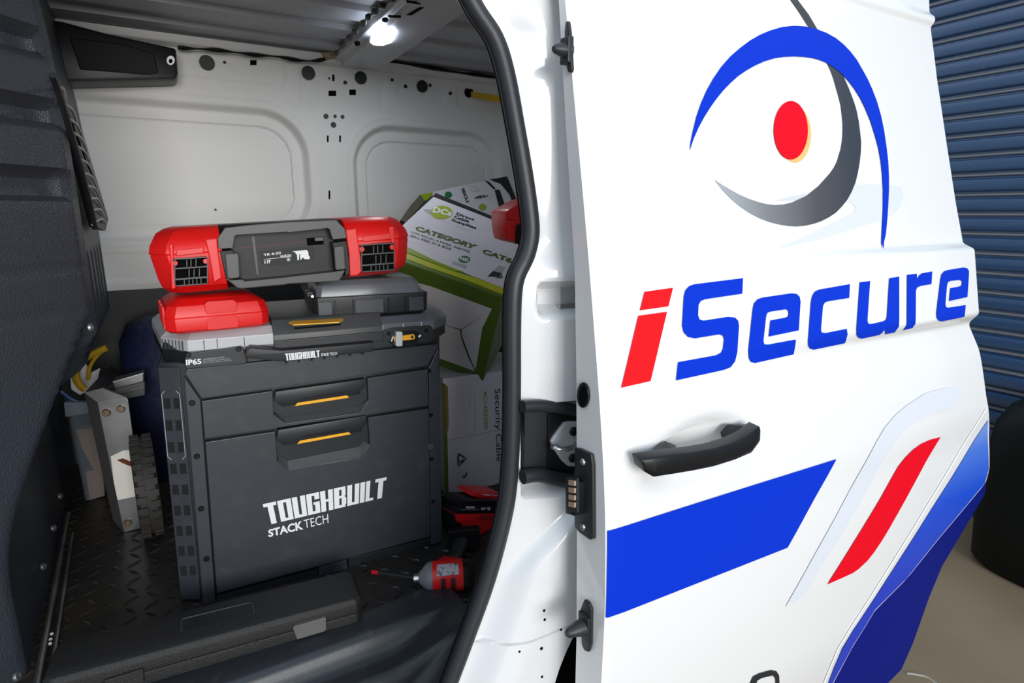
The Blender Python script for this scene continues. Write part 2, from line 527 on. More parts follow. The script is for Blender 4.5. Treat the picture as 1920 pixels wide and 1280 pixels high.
A2 = 2.1818
arc = [(552, 618), (557, 580), (565, 540), (580, 478), (600, 420), (623, 368), (650, 320), (683, 272), (720, 230), (760, 195), (800, 165), (840, 142), (880, 125), (930, 110), (980, 105), (1028, 108), (1070, 118), (1112, 134), (1150, 155), (1182, 181), (1210, 210), (1237, 245), (1260, 285), (1281, 323), (1300, 365), (1319, 415), (1335, 470), (1348, 532), (1358, 600), (1365, 660), (1368, 720), (1368, 780), (1365, 840), (1361, 900), (1355, 960), (1348, 1017),
       (1337, 992), (1339, 945), (1341, 900), (1343, 840), (1343, 780), (1341, 720), (1335, 660), (1325, 605), (1310, 550), (1292, 493), (1270, 440), (1249, 398), (1225, 360), (1199, 327), (1170, 297), (1141, 274), (1110, 255), (1085, 245), (1060, 238), (1020, 232), (980, 230), (940, 232), (900, 238), (860, 250), (820, 268), (785, 288), (750, 312), (720, 339), (690, 370), (664, 402), (640, 435), (614, 476), (590, 520), (570, 565)]
decal('logo_arc', K(1040, 0, A2, arc), BLUE)
sw = [(1105, 240), (1128, 288), (1140, 320), (1160, 390), (1170, 430), (1175, 470), (1178, 505), (1178, 540), (1176, 575), (1170, 610), (1155, 660), (1142, 686), (1125, 710), (1080, 760), (1030, 800), (970, 828), (935, 836), (900, 838), (865, 834), (830, 825), (790, 811), (750, 793), (690, 758), (652, 733),
      (690, 780), (725, 816), (760, 845), (800, 872), (840, 893), (880, 908), (920, 918), (955, 924), (990, 926), (1025, 923), (1060, 915), (1090, 905), (1120, 890), (1150, 870), (1175, 845), (1198, 816), (1215, 785), (1230, 749), (1240, 710), (1248, 665), (1253, 620), (1254, 580), (1250, 540), (1244, 494), (1235, 450), (1226, 420), (1215, 390), (1203, 359), (1190, 330), (1170, 285)]
q0 = onDoor((1339, 336)); q1 = onDoor((1615, 284))
SWM = gradmat('logo_swoosh_print', [(0.0, (168, 172, 176)), (0.3, (120, 122, 126)), (0.62, (72, 68, 72)), (0.9, (38, 42, 52)), (1.0, (30, 38, 50))], 0, q0.x, q1.x)
decal('logo_swoosh', K(1040, 0, A2, sw), SWM, off=0.0008)
decal('logo_swoosh_tip', K(1040, 0, A2, [(905, -90), (965, 0), (1000, 50), (1035, 105), (1050, 122), (1080, 128), (1040, 60), (995, 0), (930, -100)]), mat('logo_dark', (42, 40, 44), 0.35, coat=.25), off=0.0008)
decal('logo_shadow', K(1040, 0, A2, [(895, 821), (930, 812), (980, 800), (1060, 785), (1030, 806), (990, 818), (940, 821)]), GREYP, off=0.0005)
decal('logo_shadow', K(1040, 0, A2, [(905, 1016), (980, 985), (1060, 950), (1150, 905), (1200, 880), (1225, 865), (1230, 848), (1215, 830), (1190, 825), (1225, 756), (1300, 753), (1380, 757), (1420, 765), (1426, 800), (1415, 845), (1385, 878), (1340, 898), (1250, 925), (1100, 975), (980, 1003)]), GREYF, off=0.0005)
decal('logo_glow', ell(1491, 252, 30, 53), ORANGE, off=0.0006)
decal('logo_pupil', ell(1483, 244, 32, 55, 40), RED)
S4 = 2.4
LET = {'letter_i_dot': ([(213, 256), (341, 238), (320, 322), (192, 340)], RED2), 'letter_i_stem': ([(185, 364), (314, 346), (240, 658), (108, 688)], RED2),
       'letter_s': ([(656, 195), (653, 265), (485, 290), (466, 298), (456, 315), (454, 362), (460, 380), (478, 386), (590, 369), (620, 372), (634, 386), (638, 410), (630, 530), (620, 570), (600, 596), (570, 608), (355, 655), (364, 573), (535, 542), (558, 530), (566, 512), (571, 470), (566, 454), (550, 448), (440, 466), (410, 460), (390, 440), (382, 410), (390, 275), (398, 248), (415, 230), (440, 222)], BLUE),
       'letter_e': ([(893, 471), (884, 538), (710, 577), (692, 572), (683, 555), (680, 520), (700, 335), (706, 308), (722, 290), (745, 282), (875, 263), (898, 266), (911, 279), (915, 300), (907, 430), (772, 458), (780, 385), (845, 373), (858, 368), (862, 355), (860, 342), (850, 335), (778, 346), (765, 352), (760, 368), (748, 478), (752, 492), (768, 494)], BLUE),
       'letter_c': ([(1137, 222), (1134, 284), (1040, 299), (1024, 305), (1016, 320), (1007, 425), (1010, 439), (1028, 442), (1123, 423), (1115, 488), (975, 517), (958, 512), (950, 498), (949, 475), (962, 305), (968, 275), (980, 255), (1000, 246)], BLUE),
       'letter_u': ([(1228, 208), (1216, 385), (1220, 400), (1236, 401), (1288, 389), (1300, 382), (1304, 368), (1315, 195), (1359, 188), (1338, 440), (1297, 448), (1293, 425), (1284, 440), (1270, 451), (1190, 468), (1174, 462), (1167, 448), (1167, 425), (1182, 213)], BLUE),
       'letter_r': ([(1395, 180), (1438, 175), (1440, 202), (1448, 184), (1462, 173), (1508, 165), (1504, 222), (1456, 230), (1440, 237), (1434, 252), (1418, 420), (1376, 430)], BLUE),
       'letter_e_end': ([(1658, 316), (1650, 370), (1550, 390), (1536, 386), (1528, 372), (1527, 350), (1545, 200), (1550, 178), (1562, 164), (1580, 158), (1648, 147), (1664, 150), (1672, 160), (1673, 175), (1666, 280), (1584, 298), (1590, 240), (1628, 233), (1639, 229), (1643, 216), (1640, 206), (1628, 203), (1588, 208), (1578, 213), (1574, 228), (1567, 312), (1570, 325), (1580, 328)], BLUE)}
for n, (pts, m) in LET.items(): decal(n.replace('_end', ''), K(1120, 440, S4, pts), m)
S5 = 2.37
decal('stripe', K(1120, 740, S5, [(44, 603), (1063, 286), (846, 679), (37, 990)]), BLUE)
decal('red_swoosh', K(1120, 740, S5, [(1526, 188), (1480, 200), (1440, 218), (1405, 243), (1370, 278), (1340, 316), (1320, 350), (1260, 458), (1023, 842), (1100, 808), (1135, 792), (1160, 775), (1200, 738), (1230, 700), (1265, 648), (1300, 590), (1400, 410)]), RED)
decal('pale_band', [(1473, 1137), (1542, 1014), (1643, 829), (1660, 800), (1680, 777), (1700, 760), (1735, 737), (1775, 726), (1803, 727), (1787, 765), (1760, 771), (1735, 780), (1712, 792), (1695, 807), (1676, 830), (1660, 855), (1620, 930), (1505, 1118)], GREYF)
q0 = onDoor((1850, 800)); q1 = onDoor((1650, 1110))
CORN = gradmat('corner_print_sheen', [(0.0, (0, 52, 190)), (0.5, (0, 74, 208)), (0.85, (70, 118, 218)), (1.0, (118, 150, 226))], 2, q1.z, q0.z)  # blue print; the reflected sheen towards the top is painted into the gradient
decal('corner_panel', [(1853, 787), (1746, 956), (1640, 1122), (1600, 1182), (1580, 1215), (1565, 1250), (1553, 1282), (1535, 1330), (1530, 1352), (1560, 1283), (1600, 1209), (1640, 1144), (1700, 1084), (1760, 1009), (1847, 905), (1854, 880)], CORN)
decal('pinstripe', [(1850, 762), (1736, 950), (1632, 1118), (1592, 1180), (1570, 1216), (1556, 1250), (1543, 1282), (1546, 1282), (1559, 1250), (1573, 1216), (1594.5, 1180), (1634.5, 1119), (1738, 952), (1850.6, 766)], mat('pin_white', (252, 252, 252), 0.3))
decal('number_mark', [(1406, 1282), (1412, 1268), (1424, 1262), (1446, 1256), (1456, 1258), (1461, 1266), (1462, 1290), (1455, 1290), (1454, 1272), (1449, 1266), (1428, 1271), (1420, 1276), (1416, 1290), (1404, 1290)], INK)
# wheel-arch return of the door, turned inwards
FLG = [((1850, 895), (1847, 925)), ((1760, 1010), (1766, 1062)), ((1700, 1085), (1742, 1120)), ((1640, 1145), (1712, 1205)), ((1600, 1210), (1690, 1255)), ((1560, 1285), (1650, 1295)), ((1535, 1340), (1590, 1350))]
b = B(); vs = []
for a, c in FLG:
    p = onBase(a); q = hY(c, p.y + 0.055); vs += [p + V((0, .001, 0)), q, q + V((0, .015, 0.0)), p + V((-.01, .03, 0))]
fs = []
for k in range(len(FLG) - 1):
    for i in range(4): fs.append([4 * k + i, 4 * k + (i + 1) % 4, 4 * k + 4 + (i + 1) % 4, 4 * k + 4 + i])
fs += [[0, 1, 2, 3], [4 * len(FLG) - 4 + i for i in (3, 2, 1, 0)]]
b.add(vs, fs).build('arch_flange', mat('flange_shaded_blue', (0, 20, 120), 0.6, spec=0.1), door, smooth=True)  # shade on the folded flange is put into its darker blue

# handle
def hd(pt, off): return onDoor((1120 + pt[0] / S5, 740 + pt[1] / S5), off)
bar_top = [(195, 287), (260, 276), (340, 266), (430, 256), (520, 240), (600, 216), (670, 182), (723, 140)]
bar_bot = [(207, 342), (250, 366), (340, 352), (430, 337), (520, 318), (610, 290), (685, 258), (716, 215)]
rings = []
for k, (t, bt) in enumerate(zip(bar_top, bar_bot)):
    e = 0.030 + 0.014 * math.sin(math.pi * k / 7.0)
    yy = ybase(HC[1]) - e
    f1 = hY((1120 + t[0] / S5, 740 + t[1] / S5), yy); f2 = hY((1120 + bt[0] / S5, 740 + bt[1] / S5), yy)
    th = 0.020
    rings.append([f2, f1 * .25 + f2 * .75 + V((0, -.003, 0)), f1 * .8 + f2 * .2 + V((0, -.002, 0)), f1, f1 + V((0, th, .002)), f2 + V((0, th, .004))])
B().loft(rings).build('handle_grip', BLACKS, door, bevel=0.002, smooth=True)['label'] = 'black door handle grip'
yy = ybase(HC[1]) - 0.03
def hp(pt, y): return hY((1120 + pt[0] / S5, 740 + pt[1] / S5), y)
hull('handle_foot', [hp((200, 290), yy + .004), hp((335, 268), yy + .002), hp((345, 330), yy + .004), hp((235, 350), yy + .004), hp((300, 202), yy + .034), hp((350, 222), yy + .036), hp((275, 225), yy + .034), hp((340, 300), yy + .05), hp((280, 300), yy + .05)], BLACKS, door, bevel=0.002, smooth=True)
hull('handle_foot', [hp((723, 142), yy + .004), hp((640, 195), yy + .002), hp((600, 216), yy + .004), hp((575, 130), yy + .034), hp((640, 128), yy + .036), hp((715, 136), yy + .03), hp((545, 165), yy + .036), hp((550, 190), yy + .036), hp((690, 225), yy + .006), hp((620, 200), yy + .05)], BLACKS, door, bevel=0.002, smooth=True)

# fittings on the leading edge of the door (face x = XL)
XE = XL - 0.0008


def onEdge(p, x=XE): return hX(p, x)


def edgeplate(name, px, m, t, bevel=0.0015):
    return B().prism([onEdge(p) for p in px], (-t, 0, 0)).build(name, m, door, bevel=bevel, smooth=True)


lp = edgeplate('latch_plate', [(1083, 838), (1092, 840), (1114, 850), (1117, 870), (1118, 1008), (1112, 1010), (1092, 996), (1083, 985)], BLACKP, 0.006)
b = B()
p0 = onEdge((1084, 895)); p1 = onEdge((1097, 955))
b.prism([onEdge((1085, 892)), onEdge((1104, 900)), onEdge((1104, 960)), onEdge((1085, 955))], (-.024, 0, 0))
b.build('contact_block', BLACKS, door, bevel=.002, smooth=True)
for k in range(4):
    z_ = 899 + k * 13.5
    B().prism([hX((1069, z_ + i), XL - .0255) for i in (0,)] + [hX((1080, z_ + 2), XL - .0255), hX((1080, z_ + 11), XL - .0255), hX((1069, z_ + 9), XL - .0255)], (-.003, 0, 0)).build('contact_pad', mat('contact_copper', (196, 166, 146), 0.35, metal=.3), door)
B().prism([hX((1066, 893), XL - .0215), hX((1086, 896), XL - .0215), hX((1086, 960), XL - .0215), hX((1066, 955), XL - .0215)], (-.004, 0, 0)).build('contact_carrier', BLACKP, door, bevel=.0008)
for p in [(1100, 864), (1100, 985)]: screw(onEdge(p) + V((-.006, 0, 0)), (-1, 0, 0), .0055, STEEL, door)
edgeplate('edge_plug', ell(1096, 740, 11, 24, 20), BLACKS, 0.004)
edgeplate('edge_plug', ell(1098, 741, 8, 18, 20), DARK, 0.0046, 0)
for pts, tip, sc in (([(1066, 42), (1070, 40), (1073, 60), (1077, 130), (1075, 137), (1070, 136), (1065, 110), (1064, 60)], (1042, 93), .8),
                     ([(1100, 1122), (1108, 1128), (1113, 1140), (1112, 1205), (1108, 1220), (1100, 1217), (1095, 1205), (1093, 1140)], (1066, 1168), 1.0)):
    edgeplate('stop_plate', pts, BLACKP, .005)
    cx = sum(p[0] for p in pts) / len(pts); cyy = tip[1] + 3
    c0 = onEdge((cx - 2, cyy)); tx = hit(tip, c0, (0, 1, 0)); ln = (c0.x - tx.x) + .004
    B().tube([c0, c0 + V((-ln * .45, 0, 0)), c0 + V((-ln * .9, 0, 0)), c0 + V((-ln, 0, 0))], [.013 * sc, .011 * sc, .007 * sc, .004 * sc], 12).build('stop_buffer', RUBBER, door, smooth=True)
    hull('stop_block', [c0 + V((-a, dy, dz)) for a in (0, .009) for dy in (-.012 * sc, .012 * sc) for dz in (-.020 * sc, .020 * sc)], BLACKP, door, bevel=.002)

# --- door seal around the opening
YS = 0.735
cl = [(700, -330), (790, -240), (860, -110), (912, 0), (948, 62), (966, 130), (980, 230), (992, 330), (998, 400), (998, 440), (988, 478), (970, 515), (963, 550), (961, 620), (961, 740), (958, 860), (948, 955), (916, 1080), (875, 1195), (843, 1280), (812, 1360), (770, 1440)]
sp_ = catmull([hY(p, YS) for p in cl], 6)
sp_ = [V((p.x, YS + 0.10 * max(0, p.z - 1.35), p.z)) for p in sp_]
seal = B().tube(sp_, 0.0135, 12, flat=1.0).build('door_seal', RUBBER, van, smooth=True)
inn = [p + V((-0.003, 0.014, 0)) for p in sp_]
B().tube(inn, 0.0065, 8).build('seal_lip', BLACKS, seal, smooth=True)

# --- body side (door jamb) behind the seal
SEALX = sorted([(p.z, p.x) for p in sp_])
ARCH = sorted([(q.z, q.x) for q in [hY(p, 0.674) for p in [(1090, 1170), (1078, 1195), (1064, 1225), (1052, 1255), (1044, 1280), (1030, 1330), (1025, 1380)]]])
pk1 = [hY(p, .72) for p in [(1010, 530), (1100, 585)]]; pk2 = [hY(p, .72) for p in [(983, 757), (1100, 905)]]


def sdbox(x, z, x0, x1, z0, z1, r):
    dx = abs(x - (x0 + x1) / 2) - (x1 - x0) / 2 + r; dz = abs(z - (z0 + z1) / 2) - (z1 - z0) / 2 + r
    return math.hypot(max(dx, 0), max(dz, 0)) + min(max(dx, dz), 0) - r


def jsurf(u, v):
    z = 0.42 + v * (1.98 - 0.42)
    x0 = interp(SEALX, z) - 0.004; x1 = 1.39 if z > ARCH[-1][0] else interp(ARCH, z)
    u2 = u ** 2.2
    x = x0 + (x1 - x0) * u2
    return (x, jy(x, z, x0), z)


def jy(x, z, x0=None):
    if x0 is None: x0 = interp(SEALX, z) - 0.004
    y = 0.728 + 0.10 * max(0, z - 1.35) - 0.028 * sm(0.0, 0.10, x - x0)
    # lower ledge swelling outwards with a slanted edge
    t = (x - 0.47) * 0.9 - (z - 0.93)
    y -= 0.022 * sm(0.0, 0.02, t) * sm(0.02, 0.06, x - x0)
    s = sdbox(x, z, pk1[0].x, pk1[1].x + .1, pk1[1].z, pk1[0].z, .012); y += 0.035 * (1 - sm(-.014, .004, s))
    s = sdbox(x, z, pk2[0].x, pk2[1].x + .1, pk2[1].z + .004, pk2[0].z - .004, .006); y += 0.030 * (1 - sm(-.008, .003, s))
    return y


def onJamb(p):
    y = .70
    for _ in range(10):
        q = hY(p, y); y = jy(q.x, q.z)
    return hY(p, y)


jamb = grid(110, 330, jsurf, lambda p, u, v: (p[0], p[1] + 0.02, p[2])).build('body_side', JAMB, van, smooth=True)
jamb['label'] = 'glossy white door jamb panel'
# dark wheel arch liner below
hull('arch_liner', [hY(p, .735) for p in [(1020, 1420), (1040, 1240), (1070, 1165), (1180, 1150), (1180, 1420)]] + [hY(p, .80) for p in [(1030, 1420), (1050, 1250), (1080, 1180), (1170, 1170), (1180, 1420)]], DARK, jamb)
# latch pocket fittings
b = B(); f_ = Frame((0, .728, 0), (1, 0, 0))
f_.d = V((0, 1, 0))
trace('pocket_bracket', [(1050, 528), (1090, 526), (1090, 568), (1050, 572)], f_, 0.004, 0.012, SILVER, jamb, bevel=.002)
trace('pocket_bar', [(1050, 572), (1090, 568), (1090, 578), (1050, 580)], f_, -0.004, 0.01, STEEL, jamb, bevel=.002)
trace('pocket_ring', ell(1085, 553, 9, 10), f_, 0.0, 0.004, STEEL, jamb, bevel=.001)
# striker recess
trace('striker_tray', [(984, 772), (1100, 772), (1100, 893), (984, 893)], f_, -0.006, 0.006, BLACKP, jamb)
trace('tray_panel', [(1028, 776), (1100, 776), (1100, 890), (1060, 888), (1028, 878)], f_, -0.011, -0.006, BLACKS, jamb, bevel=.002)
for c_, e_ in (([(980, 762), (1010, 760), (1050, 764), (1095, 772)], .0095), ([(980, 894), (1010, 890), (1050, 898), (1095, 902)], .0115)):
    B().tube(catmull([hY(p, .712) for p in c_], 5), e_, 10).build('recess_gasket', RUBBER, jamb, smooth=True)
st = trace('striker_plate', [(1034, 828), (1040, 818), (1060, 792), (1068, 790), (1100, 790), (1100, 876), (1066, 874), (1056, 866), (1038, 840)], f_, -0.017, -0.010, SILVER, jamb, bevel=.002)
for p in [(1075, 808), (1073, 858)]: screw(f_.tr(p, -.017), (0, -1, 0), .0075, BLACKS, jamb, 'striker_bolt')
B().tube(catmull([f_.tr((1044, 836), -.017), f_.tr((1037, 838), -.035), f_.tr((1050, 842), -.044), f_.tr((1066, 841), -.044), f_.tr((1078, 836), -.030), f_.tr((1078, 832), -.017)], 5), .0042, 10).build('striker_loop', STEEL, jamb, smooth=True)
for p, r in [((1020, 1144), .0022), ((1021, 1161), .0022), ((1015, 1215), .0028), ((974, 1221), .0018), ((1016, 1268), .0022), ((1052, 1180), .0018)]:
    B().cyl(onJamb(p) + V((0, .001, 0)), (0, -1, 0), r, .002, 8).build('mud_spot', DARK, jamb)

# --- inner wall across the van
YW = 2.40


def wallsurf(u, v):
    x = -0.45 + u * 1.85; z = 1.10 + v * 0.90
    y = YW - 0.14 * max(0, z - 1.80) ** 1.0
    for (x0, x1, z0, z1, r) in ((-0.75, 0.525, 1.29, 1.825, 0.20), (0.625, 1.36, 0.95, 1.80, 0.20)):
        s = sdbox(x, z, x0, x1, z0, z1, r)
        y += 0.034 * (1 - sm(-.056, -.030, s)) + 0.006 * (1 - sm(-.098, -.093, s)) + 0.004 * (1 - sm(.0, .005, abs(s + .096))) - 0.002 * (1 - sm(.0, .007, abs(s + .004)))
    # lower swage lines
    if x < 0.56: y -= 0.014 * (1 - sm(1.185, 1.20, z)) - 0.0
    for (x0, x1, z0, z1) in ((0.0, 0.43, 1.868, 1.955), (0.47, 0.80, 1.80, 1.96), (0.84, 1.06, 1.86, 1.955), (1.10, 1.45, 1.85, 1.955)):
        s = sdbox(x, z, x0, x1, z0, z1, .03); y += 0.006 * (1 - sm(-.012, .002, s))
    return (x, y, z)


wall = grid(400, 180, wallsurf).build('inner_wall', INWHITE, van, smooth=True)


def onWall(p):
    y = YW
    for _ in range(8):
        q = hY(p, y); y = wallsurf((q.x + .45) / 1.85, (q.z - 1.10) / .90)[1]
    return hY(p, y)


PLUG = mat('plug_black', (22, 26, 28), 0.5)
for p, r in [((388, 118), .024), ((578, 137), .024), ((676, 146), .023), ((791, 162), .023), ((421, 117), .005), ((617, 147), .004), ((647, 155), .007), ((735, 150), .006), ((760, 162), .007), ((806, 160), .006), ((686, 125), .005), ((779, 137), .005), ((868, 151), .005), ((844, 175), .007), ((611, 218), .009), ((628, 218), .006), ((642, 219), .007), ((625, 234), .010), ((965, 286), .008), ((953, 170), .006), ((404, 393), .004)]:
    q = onWall(p); B().cyl(q + V((0, .003, 0)), (0, -1, 0), r, .003 + .16 * r + .003, 18).build('grommet' if r > .02 else 'hole', PLUG, wall, smooth=True)
q = onWall((879, 173)); B().cyl(q + V((0, .004, 0)), (0, -1, 0), .021, .006, 18).build('hole', DARK, wall)
for x0, y0, x1, y1 in [(469, 113, 481, 122), (616, 170, 630, 180), (655, 168, 667, 178), (623, 140, 627, 152), (613, 254, 616, 266), (636, 254, 639, 266), (616, 357, 619, 373)]:
    qs = [onWall(p) for p in ((x0, y0), (x1, y0), (x1, y1), (x0, y1))]
    B().prism([q + V((0, -.002, 0)) for q in qs], (0, .006, 0)).build('slot', DARK, wall)
# dark lower wall lining
b = B(); b.add([(-.45, YW - .03, FZ), (1.40, YW - .03, FZ), (1.40, YW - .03, 1.165), (-.45, YW - .03, 1.165), (-.45, YW + .05, FZ), (1.40, YW + .05, FZ), (1.40, YW + .05, 1.165), (-.45, YW + .05, 1.165)], [[0, 1, 2, 3], [7, 6, 5, 4], [0, 4, 5, 1], [2, 6, 7, 3], [1, 5, 6, 2], [3, 7, 4, 0]])
b.build('wall_lining', BLACKP, van)
# rear doors and outer shell (close the load space)
b = B(); b.prism([(1.38, .75, .5), (1.38, 2.43, .5), (1.38, 2.43, 2.0), (1.38, .82, 2.0)], (.03, 0, 0)); b.build('rear_door', INWHITE, van)

# roof with longitudinal swages
rp = []
y = 0.80
prf = [(0, 0), (.10, 0), (.112, .014), (.196, .014), (.208, 0)]
ys = []
while y < 2.40:
    for d, h in prf[:-1]: ys.append((y + d, 1.995 + h))
    y += .208
ys.append((2.40, 1.99))
b = B(); n = len(ys)
b.add([(-.9, q[0], q[1]) for q in ys] + [(1.42, q[0], q[1]) for q in ys] + [(-.9, q[0], 2.05) for q in ys] + [(1.42, q[0], 2.05) for q in ys],
      [[i, i + 1, n + i + 1, n + i] for i in range(n - 1)] + [[2 * n + i, 3 * n + i, 3 * n + i + 1, 2 * n + i + 1] for i in range(n - 1)] + [[0, n, 3 * n, 2 * n], [n - 1, 3 * n - 1, 4 * n - 1, 2 * n - 1]])
roof = b.build('roof', ROOFGREY, van)
# roof rail at the wall
B().prism([(-.4, 2.40, 1.985), (-.4, 2.33, 1.985), (-.4, 2.345, 1.965), (-.4, 2.385, 1.955)], (1.9, 0, 0)).build('roof_rail', INWHITE, roof, bevel=.004, smooth=True)
# cross beam
bx0 = hZ((607, 97), 1.97).x; bx1 = hZ((712, 110), 1.97).x
xa, xb = 0.585, 0.765
pro = [(xa, 1.995), (xa + .012, 1.972), (xa + .030, 1.970), (xa + .036, 1.955), (xb - .004, 1.955), (xb + .008, 1.995)]
b = B(); b.prism([(x, .8, z) for x, z in pro], (0, 1.56, 0)); beam = b.build('roof_beam', mat('beam_white', (196, 198, 202), .45), van, bevel=.003, smooth=True)
ZBm = 1.955
def onBeam(p): return hZ(p, ZBm - .0005)
lens = B().prism([onBeam(p) + V((0, 0, -.006)) for p in [(694, 76), (700, 60), (716, 52), (738, 53), (742, 60), (735, 76), (718, 82), (700, 81)]], (0, 0, .008)).build('lamp_lens', LAMP, beam, bevel=.002, smooth=True)
q_ = onBeam((718, 67))
ll = bpy.data.lights.new('cargo_lamp', 'AREA'); ll.shape = 'RECTANGLE'; ll.size = .05; ll.size_y = .05; ll.energy = 1.3; ll.color = (.9, .95, 1.0)
lo = bpy.data.objects.new('cargo_lamp', ll); COL.objects.link(lo); lo.location = q_ + V((0, 0, -.012))
for px in (ell(722, 38, 6, 3.5, 14), ell(670, 82, 5.5, 3.5, 14), [(762, 28), (786, 14), (795, 14), (772, 28)], [(728, 30), (752, 31), (752, 33), (728, 32)], [(762, 2), (788, 6), (788, 8), (762, 4)]):
    B().prism([onBeam(p) + V((0, 0, -.001)) for p in px], (0, 0, .004)).build('beam_hole', DARK, beam)
# wiring along the beam and the wall top
wb = [hZ(p, 1.962) for p in [(740, -6), (725, 6), (712, 14), (700, 24), (690, 32), (682, 42), (668, 56), (661, 64), (650, 76), (640, 88), (630, 100)]]
B().tube(catmull(wb, 4), [.006 + .0035 * math.sin(k * 1.3) for k in range(41)], 7).build('wire_loom', BLACKS, beam, smooth=True)
ww = [hY(p, 2.335) for p in [(333, 89), (360, 91), (400, 93), (440, 98), (480, 103), (520, 106), (560, 113), (590, 114), (612, 110), (622, 104)]]
B().tube(catmull(ww, 4), [.005 + .0025 * math.sin(k * .9) for k in range(37)], 7).build('wire_loom', BLACKS, wall, smooth=True)
ww = [hY(p, 2.33) for p in [(712, 112), (740, 116), (800, 126), (860, 136), (900, 141), (960, 150)]]
B().tube(catmull(ww, 4), [.006 + .002 * math.sin(k * .9) for k in range(21)], 7).build('wire_loom', BLACKS, wall, smooth=True)
B().prism([hY(p, 2.33) for p in [(600, 98), (632, 97), (640, 108), (612, 112)]], (0, .02, 0)).build('foam_block', mat('foam_tan', (150, 140, 110), .8), wall, bevel=.003)
# black trim cover at the upper left of the wall
fw = Frame((0, 2.33, 0), (1, 0, 0)); fw.d = V((0, 1, 0))
cov = trace('trim_cover', [(60, 30), (118, 40), (200, 62), (330, 90), (334, 140), (328, 149), (120, 153), (60, 155)], fw, -0.06, 0.06, BLACKS, van, bevel=.012, smooth=True)
trace('cover_recess', [(130, 70), (230, 82), (288, 100), (297, 136), (280, 140), (150, 130)], fw, -0.064, -0.058, mat('cover_black', (12, 15, 20), .5, spec=.15), cov, bevel=.003)
trace('washer', ell(320, 113, 8, 9, 18), fw, -0.066, -0.058, SILVER, cov, bevel=.001)
trace('washer_bolt', ell(320, 114, 3.5, 4, 12), fw, -0.070, -0.064, DARK, cov)

# --- bulkhead on the left
PL = [V((-0.95, 0.70)), V((-0.60, 0.93)), V((-0.158, 1.455)), V((-0.152, 1.49)), V((-0.180, 1.53)), V((-0.188, 1.75)), V((-0.20, 2.37))]
OFF = [(0.50, 0), (1.6, 0), (1.75, -.008), (2.0, -.03)]
seg = [0.0]
for a, c in zip(PL, PL[1:]): seg.append(seg[-1] + (c - a).length)
sarr = sorted(set([seg[-1] * k / 130.0 for k in range(131)] + seg))
zarr = [0.56 + k * 0.0105 for k in range(138)]


def plan(s):
    for k in range(len(PL) - 1):
        if s <= seg[k + 1] + 1e-9:
            t = (s - seg[k]) / (seg[k + 1] - seg[k]); d = (PL[k + 1] - PL[k]).normalized(); return PL[k].lerp(PL[k + 1], t), V((d.y, -d.x))
    return PL[-1], V((1, 0))


SE = seg[2]


def bsurf(s, z):
    p, n = plan(s)
    o = interp(OFF, z)
    near = 1 - sm(SE - .02, SE + .03, s)
    e = 0.0
    for z0, z1 in ((1.50, 1.575), (1.625, 1.70), (1.75, 1.83), (1.88, 1.95)):
        e += sm(z0 - .012, z0 + .004, z) * (1 - sm(z1, z1 + .012, z))
    base = 1 - sm(1.44, 1.455, z)
    e = max(e, base)
    o += 0.030 * (e - 1) * near
    for zc, wd in ((1.315, .006), (1.235, .005)):
        o -= 0.004 * math.exp(-((z - zc) / wd) ** 2) * near
    if s > SE + .05: # far wall: vertical flutes low down
        o -= 0.012 * sm(1.0, 1.1, z) * (1 - sm(1.30, 1.33, z)) * (1 if math.sin((s - SE) * 60) > .2 else 0)
    o_dir = V((n.x, n.y))
    if s > SE: o_dir = V((1, 0))
    q = p + o_dir * o
    zb = 1.13 - 1.45 * max(0, SE - s); zb = max(zb, .72)
    if s > SE: zb = max(1.02, 1.13 - 1.2 * (s - SE))
    t = 1 - sm(zb - .05, zb + .10, z)          # the panel turns under towards the floor
    lx = min(q.x, -0.315 - .04 * max(0, q.y - 1.2))
    return V((q.x + (lx - q.x) * t, q.y, z))


ns, nz = len(sarr) - 1, len(zarr) - 1
bulk = grid(ns, nz, lambda u, v: bsurf(sarr[int(round(u * ns))], zarr[int(round(v * nz))]), lambda p, u, v: (p[0] - .03, p[1] - .0, p[2])).build('bulkhead', GRAIN, van, smooth=True)
bulk['label'] = 'dark grained plastic bulkhead with moulded ribs'
# vent grille: slats on the far part
LOUV = [((109, 163), (124, 196)), ((116, 193), (146, 236)), ((125, 220), (158, 268)), ((133, 246), (166, 292)), ((141, 272), (172, 316)), ((148, 297), (178, 337)), ((154, 323), (183, 356)), ((160, 348), (188, 374)), ((165, 373), (192, 389)), ((169, 397), (195, 404)), ((173, 421), (198, 418))]
SLM = mat('louvre_edge', (186, 184, 176), .4)
for a, c in LOUV:
    p = hX(a, -.150); q = hX(c, -.153)
    mid = (p + q) * .5 + V((0.004, 0, .012))
    pts = catmull([p, mid, q], 5)
    B().tube(pts, .0028, 6).build('vent_slat', SLM, bulk, smooth=True)
g0 = [hX(p, -.158) for p in [(100, 150), (112, 165), (178, 425), (198, 432), (203, 410), (150, 230)]]
B().prism(g0, (-.012, 0, 0)).build('vent_backing', mat('vent_black', (40, 40, 40), .5), bulk)
fr_ = [hX(p, -.147) for p in [(98, 140), (112, 180), (140, 275), (165, 370), (178, 428)]]
B().tube(catmull(fr_, 5), .006, 8).build('vent_frame', BLACKP, bulk, smooth=True)
screw(hX((168, 614), -.150), (1, -.3, 0), .008, STEEL, bulk)
